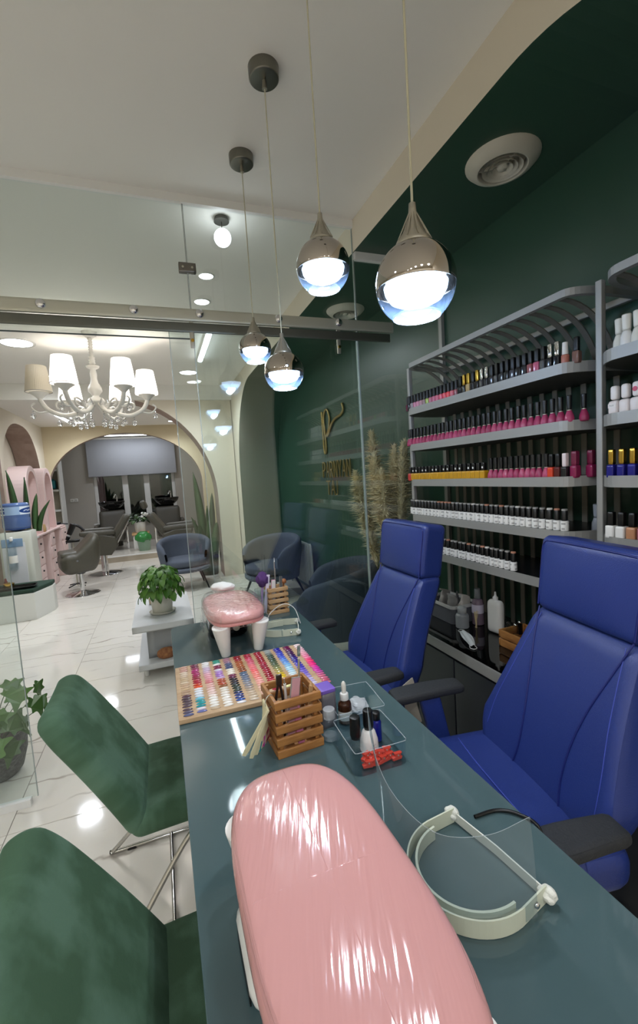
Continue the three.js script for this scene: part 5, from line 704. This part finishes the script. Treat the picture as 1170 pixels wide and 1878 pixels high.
{
  const s = thing('plant_stand', 'white pedestal under the small snake plant', 'pedestal', [-1.68, 0, -6.72]); mesh('column', rbox(0.2, 0.83, 0.2, 0.008, 4), M.white, s, [0, 0.415, 0]); mesh('plate', rbox(0.24, 0.02, 0.24, 0.005, 4), M.white, s, [0, 0.84, 0]);
  const o = thing('water_dispenser', 'cream water dispenser with taps and cup holder', 'water dispenser', [-1.68, 0, -6.37]), wm = std(0xcfd0c4, 0.4);
  mesh('cabinet', rbox(0.34, 0.98, 0.32, 0.02, 6), wm, o, [0, 0.49, 0]); mesh('front_panel', rbox(0.24, 0.7, 0.01, 0.004, 4), std(0xd5d6da, 0.35), o, [-0.02, 0.5, 0.162]); mesh('tap_panel', rbox(0.22, 0.1, 0.012, 0.004, 4), std(0x7d9ab8, 0.4), o, [-0.03, 0.85, 0.166]); mesh('cup_holder', lathe([[0.04, 0], [0.05, 0.02], [0.05, 0.34], [0.046, 0.34], [0.04, 0.02]], 24), M.acrylic, o, [-0.03, 0.52, 0.21]); mesh('paper_sleeve', cyl(0.0515, 0.0515, 0.09, 24, 0, 0, 0, true), std(0xe3e2da, 0.7), o, [-0.03, 0.66, 0.21]); mesh('tap', rbox(0.03, 0.05, 0.05, 0.01, 4), M.white, o, [-0.03, 0.9, 0.185]);
  const b = thing('water_bottle', 'big translucent blue water bottle upside down on the dispenser', 'water bottle', [-1.68, 0.981, -6.37]), bm = phy(0x6f8cc4, 0.12, { transmission: 0.45, thickness: 0 });
  mesh('body', lathe([[0.03, 0.0], [0.06, 0.005], [0.14, 0.035], [0.15, 0.06], [0.15, 0.16], [0.143, 0.175], [0.15, 0.19], [0.15, 0.32], [0.14, 0.345], [0.1, 0.352], [0, 0.352]], 40), bm, b); mesh('water_level', cyl(0.143, 0.143, 0.15, 32, 0, 0.1, 0), phy(0x4a6ab0, 0.1, { transmission: 0.5, thickness: 0 }), b);
  const cv = document.createElement('canvas'); cv.width = 512; cv.height = 128; const c = cv.getContext('2d'); c.fillStyle = '#d9e2ec'; c.fillRect(0, 0, 512, 128); c.fillStyle = '#9db8d8'; c.fillRect(0, 0, 90, 128); for (const x of [160, 330, 500]) { c.fillStyle = '#1f4386'; c.beginPath(); c.ellipse(x, 64, 74, 44, -0.15, 0, 7); c.fill(); c.strokeStyle = '#e8eef6'; c.lineWidth = 9; c.beginPath(); c.moveTo(x - 46, 78); c.bezierCurveTo(x - 20, 30, x - 14, 96, x, 62); c.bezierCurveTo(x + 14, 40, x + 20, 90, x + 46, 56); c.stroke(); }
  const t = new THREE.CanvasTexture(cv); t.colorSpace = THREE.SRGBColorSpace; mesh('printed_label', new THREE.CylinderGeometry(0.1515, 0.1515, 0.1, 40, 1, true).rotateY(-0.55), std(0xffffff, 0.4, 0, { map: t }), b, [0, 0.255, 0]);
  const n = thing('white_bench', 'white chamfered bench with green cushion top by the water dispenser', 'bench', [-2.2, 0, -6.0]), pl = [[-0.9, 0.28], [0.78, 0.28], [0.9, -0.06], [0.9, -0.2], [-0.9, -0.2]];
  n.position.z = -5.98; mesh('box', slab(pl, 0.0, 0.31, 0.004), std(0xdfe0da, 0.35), n); mesh('cushion', slab(pl.map(([x, z]) => [x * 0.995, z * 0.99]), 0.312, 0.36, 0.014), std(0x1f3a2c, 0.8), n);
  const tr = thing('black_tray', 'glossy black tray with a little bowl on the green cushion', 'tray', [-1.62, 0.361, -5.8]); mesh('dish', pillow(rrect(0.44, 0.16, 0.05), [[0, 0.004], [0.9, 0.004], [1, 0.035], [0.97, 0.035], [0.87, 0.012], [0, 0.012]]), M.blackGloss, tr);
  const bo = thing('gold_bowl', 'small gold bowl with sweets on the black tray', 'bowl', [-1.68, 0.374, -5.8]); mesh('bowl', lathe([[0, 0], [0.04, 0], [0.05, 0.03], [0.056, 0.06], [0.052, 0.06], [0.044, 0.03], [0, 0.02]], 26), M.gold, bo); mesh('lid', lathe([[0, 0.075], [0.03, 0.07], [0.055, 0.06]], 22), M.gold, bo);
  const rb = thing('red_bottle', 'little red-brown bottle on the black tray', 'bottle', [-1.72, 0.374, -5.85]); mesh('body', cyl(0.018, 0.02, 0.08, 14, 0, 0.04, 0), std(0x5c2426, 0.3), rb); mesh('cap', cyl(0.01, 0.014, 0.035, 12, 0, 0.095, 0), std(0x7c3434, 0.3), rb);
}
// ---------- salon chairs ----------
const olive = std(0x4a473c, 0.4, 0, { bumpMap: bumpNoise(64, 81, 6), bumpScale: 0.0008 });
{
  const o = thing('hydraulic_tub_chair', 'olive brown swivel tub chair with round chrome foot', 'chair', [-1.1, 0, -6.75], 0.3);
  mesh('tub', bend(rbox(0.52, 0.3, 0.5, 0.12, 14), v => { const t = (v.y + 0.15) / 0.3; v.x += 0.0; v.y += 0.95 * Math.max(0, v.x + 0.05) * t + 0.04 * v.x; v.z *= 0.75 + 0.3 * t; v.x *= 0.9 + 0.12 * t; }), olive, o, [0, 0.46, 0]);
  mesh('seat_cushion', rbox(0.4, 0.08, 0.38, 0.035, 8), olive, o, [-0.04, 0.58, 0]); mesh('badge', cyl(0.014, 0.014, 0.004, 14).rotateX(Math.PI / 2), M.chrome, o, [-0.06, 0.5, 0.24]);
  mesh('column', cyl(0.03, 0.03, 0.26, 20, 0, 0.18, 0), M.chrome, o); mesh('base_plate', lathe([[0, 0.05], [0.04, 0.045], [0.1, 0.02], [0.21, 0.01], [0.22, 0], [0, 0]], 36), M.chrome, o); mesh('mount', cyl(0.08, 0.05, 0.03, 20, 0, 0.3, 0), M.black, o);
}
function barber(p, ry, label, head) {                          // faces -x
  const o = thing('salon_recliner', label, 'salon chair', p, ry, 'reclining salon chairs');
  mesh('seat', rbox(0.5, 0.16, 0.46, 0.05, 8), olive, o, [-0.05, 0.5, 0]);
  for (const s of [-1, 1]) { mesh('armrest', bend(rbox(0.52, 0.09, 0.09, 0.04, 8), v => { v.y += 0.1 * v.x * -0.3; }), olive, o, [-0.06, 0.72, s * 0.27]); mesh('side_panel', extr(shape([[-0.25, 0.5], [-0.14, 0.36], [0.12, 0.34], [0.24, 0.5], [0.2, 0.64], [0, 0.7], [-0.26, 0.69]]), 0.07, 0.02).translate(0, 0, s * 0.27 - 0.035), olive, o); }
  mesh('backrest', bend(rbox(0.11, 0.5, 0.44, 0.05, 10), v => { v.x += 0.15 * v.y; }), olive, o, [0.28, 0.76, 0], [0, 0, -0.45]);
  mesh('back_bar', rod([0.16, 0.42, 0.24], [0.42, 0.86, 0.2], 0.012, 10), M.chrome, o);
  if (head) mesh('headrest', rbox(0.09, 0.15, 0.22, 0.045, 8), olive, o, [0.5, 1.12, 0], [0, 0, -0.35]);
  mesh('pump_column', cyl(0.05, 0.06, 0.36, 22, 0, 0.2, 0), M.chrome, o); mesh('base_plate', lathe([[0, 0.045], [0.08, 0.04], [0.25, 0.015], [0.27, 0], [0, 0]], 36), M.chrome, o); mesh('footrest', rbox(0.06, 0.03, 0.34, 0.01, 4), M.chrome, o, [-0.36, 0.2, 0]);
}
barber([-0.95, 0, -8.1], 0.1, 'olive salon recliner behind the tub chair, turned to the mirrors');
barber([0.25, 0, -7.85], Math.PI - 0.1, 'olive salon recliner with headrest beside the blue-grey armchair', true);
function shampoo(p, label) {
  const o = thing('shampoo_chair', label, 'shampoo chair', p, 0, 'shampoo chairs with black basins'), dk = std(0x45423a, 0.45);
  mesh('backrest', bend(rbox(0.52, 0.62, 0.16, 0.05, 8), v => { v.z -= 0.2 * v.y; }), dk, o, [0, 0.52, 0.0]); mesh('seat', rbox(0.5, 0.2, 0.5, 0.05, 6), dk, o, [0, 0.3, 0.28]);
  for (const s of [-1, 1]) { mesh('armrest', rbox(0.08, 0.07, 0.5, 0.03, 6), dk, o, [s * 0.29, 0.52, 0.2]); mesh('arm_post', rbox(0.05, 0.5, 0.05, 0.006, 4), M.chrome, o, [s * 0.29, 0.25, 0.38]); }
  mesh('basin', lathe([[0.05, 0.0], [0.17, 0.02], [0.25, 0.1], [0.27, 0.16], [0.255, 0.165], [0.22, 0.1], [0.14, 0.05], [0.03, 0.04]], 36).scale(1, 1, 0.85), M.blackGloss, o, [0, 0.86, -0.12]); mesh('tap', tube([[0.1, 1.0, -0.3], [0.1, 1.14, -0.3], [0.08, 1.16, -0.22], [0.05, 1.1, -0.18]], 0.012, 18, 8), M.chrome, o); mesh('pedestal', rbox(0.3, 0.8, 0.22, 0.02, 4), dk, o, [0, 0.42, -0.2]);
}
shampoo([-0.98, 0.112, -10.45], 'olive shampoo chair with black basin near the built-in shelves');
shampoo([0.17, 0.112, -10.45], 'olive shampoo chair with black basin behind the headrest recliner');
{ // planter between the shampoo chairs
  const st = thing('planter_stand', 'small white stand with wooden top between the shampoo chairs', 'stand', [-0.42, 0.112, -9.95]); mesh('box', rbox(0.3, 0.3, 0.3, 0.008, 4), M.white, st, [0, 0.15, 0]); mesh('wood_top', rbox(0.34, 0.05, 0.34, 0.008, 4), paleWood, st, [0, 0.325, 0]);
  const b = thing('white_pot_plant', 'leafy flowering plant in a white pot on the wooden stand', 'plant', [-0.42, 0.463, -9.95]); mesh('pot', lathe([[0, 0], [0.1, 0], [0.115, 0.22], [0.105, 0.22], [0.1, 0.18], [0, 0.18]], 28), M.white, b);
  const lm = [0x2c4420, 0x3a5629, 0x233a1c].map(c => phy(c, 0.4)), lg = bend(new THREE.SphereGeometry(1, 8, 6), v => { v.y *= 0.12; v.x *= 0.55; v.z += 0.8; v.y -= 0.12 * v.z * v.z; });
  for (let i = 0; i < 90; i++) { const a = rnd(6.28), e = rnd(-0.2, 1.2), R = rnd(0.05, 0.25); const l = mesh('leaf', lg, lm[i % 3], b, [R * Math.cos(a) * Math.cos(e), 0.26 + 0.75 * R * Math.sin(e), R * Math.sin(a) * Math.cos(e)]); l.rotation.order = 'YXZ'; l.rotation.set(rnd(-0.3, 0.6), Math.PI / 2 - a, rnd(-0.4, 0.4)); l.scale.setScalar(rnd(0.045, 0.07)); }
  for (let i = 0; i < 6; i++) mesh('flower', new THREE.IcosahedronGeometry(0.03, 1), M.white, b, [0.1 + rnd(-0.07, 0.1), 0.36 + rnd(-0.05, 0.06), 0.12 + rnd(-0.05, 0.05)]);
  const g = thing('green_bag', 'crumpled green plastic bag in a clear bin before the white stand', 'bag', [-0.36, 0.112, -9.62]); mesh('bag', soft(bend(new THREE.IcosahedronGeometry(0.15, 4), v => { v.multiplyScalar(0.8 + 0.4 * vnoise(v.x * 22, v.y * 22 + v.z * 17, 3)); v.y *= 0.8; })), phy(0x3d9a4c, 0.25, { transmission: 0.3, thickness: 0 }), g, [0, 0.26, 0]); mesh('bin', lathe([[0, 0], [0.11, 0], [0.135, 0.22], [0.13, 0.22], [0.105, 0.01], [0, 0.01]], 26), phy(0xa9c8b0, 0.3, { transmission: 0.4, thickness: 0 }), g);
  const bl = thing('roller_blind', 'large grey roller blind pulled half way down over the window', 'roller blind', [-0.5, 0, -11.33]); mesh('cloth', bend(rbox(1.94, 0.86, 0.008, 0.003, 8), v => { v.z += 0.006 * Math.sin(v.x * 3); }), std(0xa4a6ac, 0.9, 0, { bumpMap: bumpNoise(96, 15, 3), bumpScale: 0.0006 }), bl, [0, 2.14, 0]); mesh('bottom_bar', rbox(1.94, 0.02, 0.014, 0.005, 4), std(0x8f9094, 0.6), bl, [0, 1.715, 0]); mesh('roller_tube', cyl(0.025, 0.025, 1.96, 18).rotateZ(Math.PI / 2), M.white, bl, [0, 2.585, -0.012]);
  const sh = thing('built_in_shelves', 'white open shelves at the left end of the washing area', 'shelves', [-2.14, 0.112, -10.75]); for (const x of [-0.2, 0.2]) mesh('side_panel', rbox(0.035, 2.4, 0.4, 0.004, 4), M.white, sh, [x, 1.2, 0]); mesh('back_panel', bx(0.4, 2.4, 0.02, 0, 1.2, -0.19), M.cream, sh); for (let k = 0; k < 6; k++) mesh('shelf', rbox(0.37, 0.045, 0.38, 0.004, 4), M.white, sh, [0, 0.05 + k * 0.43, 0]);
  const tl = thing('teal_box', 'teal box on the upper open shelf of the washing area', 'box', [-2.13, 1.49, -10.7]); mesh('carton', rbox(0.2, 0.18, 0.16, 0.006, 4), std(0x3fa9b4, 0.5), tl, [0, 0.09, 0]); mesh('lid', rbox(0.14, 0.03, 0.12, 0.006, 4), std(0x2c8792, 0.5), tl, [0, 0.195, 0]);
  for (const [x, s] of [[-1.87, 'left'], [-1.79, 'right']]) { const o = thing('wall_socket', 'white square wall socket on the grey wall beside the window', 'socket', [x, 1.2, -11.395], 0, 'wall sockets beside the window'); mesh('plate', rbox(0.075, 0.075, 0.012, 0.005, 4), M.white, o); mesh('insert', cyl(0.022, 0.022, 0.006, 18).rotateX(Math.PI / 2), std(0xbfbfba, 0.5), o, [0, 0, 0.005]); }
  const h = thing('hair_dryer', 'black hair dryer resting in its black floor holder beside the tub chair', 'hair dryer', [-1.25, 0, -7.3]); mesh('barrel', rod([-0.04, 0.79, 0], [0.03, 0.94, 0], 0.035, 18, 0.045), M.black, h); mesh('nozzle', rod([-0.05, 0.76, 0], [-0.075, 0.71, 0], 0.03, 16, 0.022), M.black, h); mesh('handle', tube([[0.03, 0.93, 0], [0.1, 0.9, 0], [0.16, 0.83, 0]], 0.02, 12, 8), M.black, h); mesh('holder_plate', rbox(0.18, 0.04, 0.1, 0.015, 4), M.black, h, [0, 0.69, 0]); mesh('stand_pole', rod([0, 0.02, 0], [0, 0.68, 0], 0.01, 10), M.steel, h); for (let k = 0; k < 4; k++) mesh('wheel_leg', rod([0, 0.05, 0], [0.15 * Math.cos(k * 1.57 + 0.7), 0.02, 0.15 * Math.sin(k * 1.57 + 0.7)], 0.01, 8), M.black, h);
}
renderer.render(scene, camera);
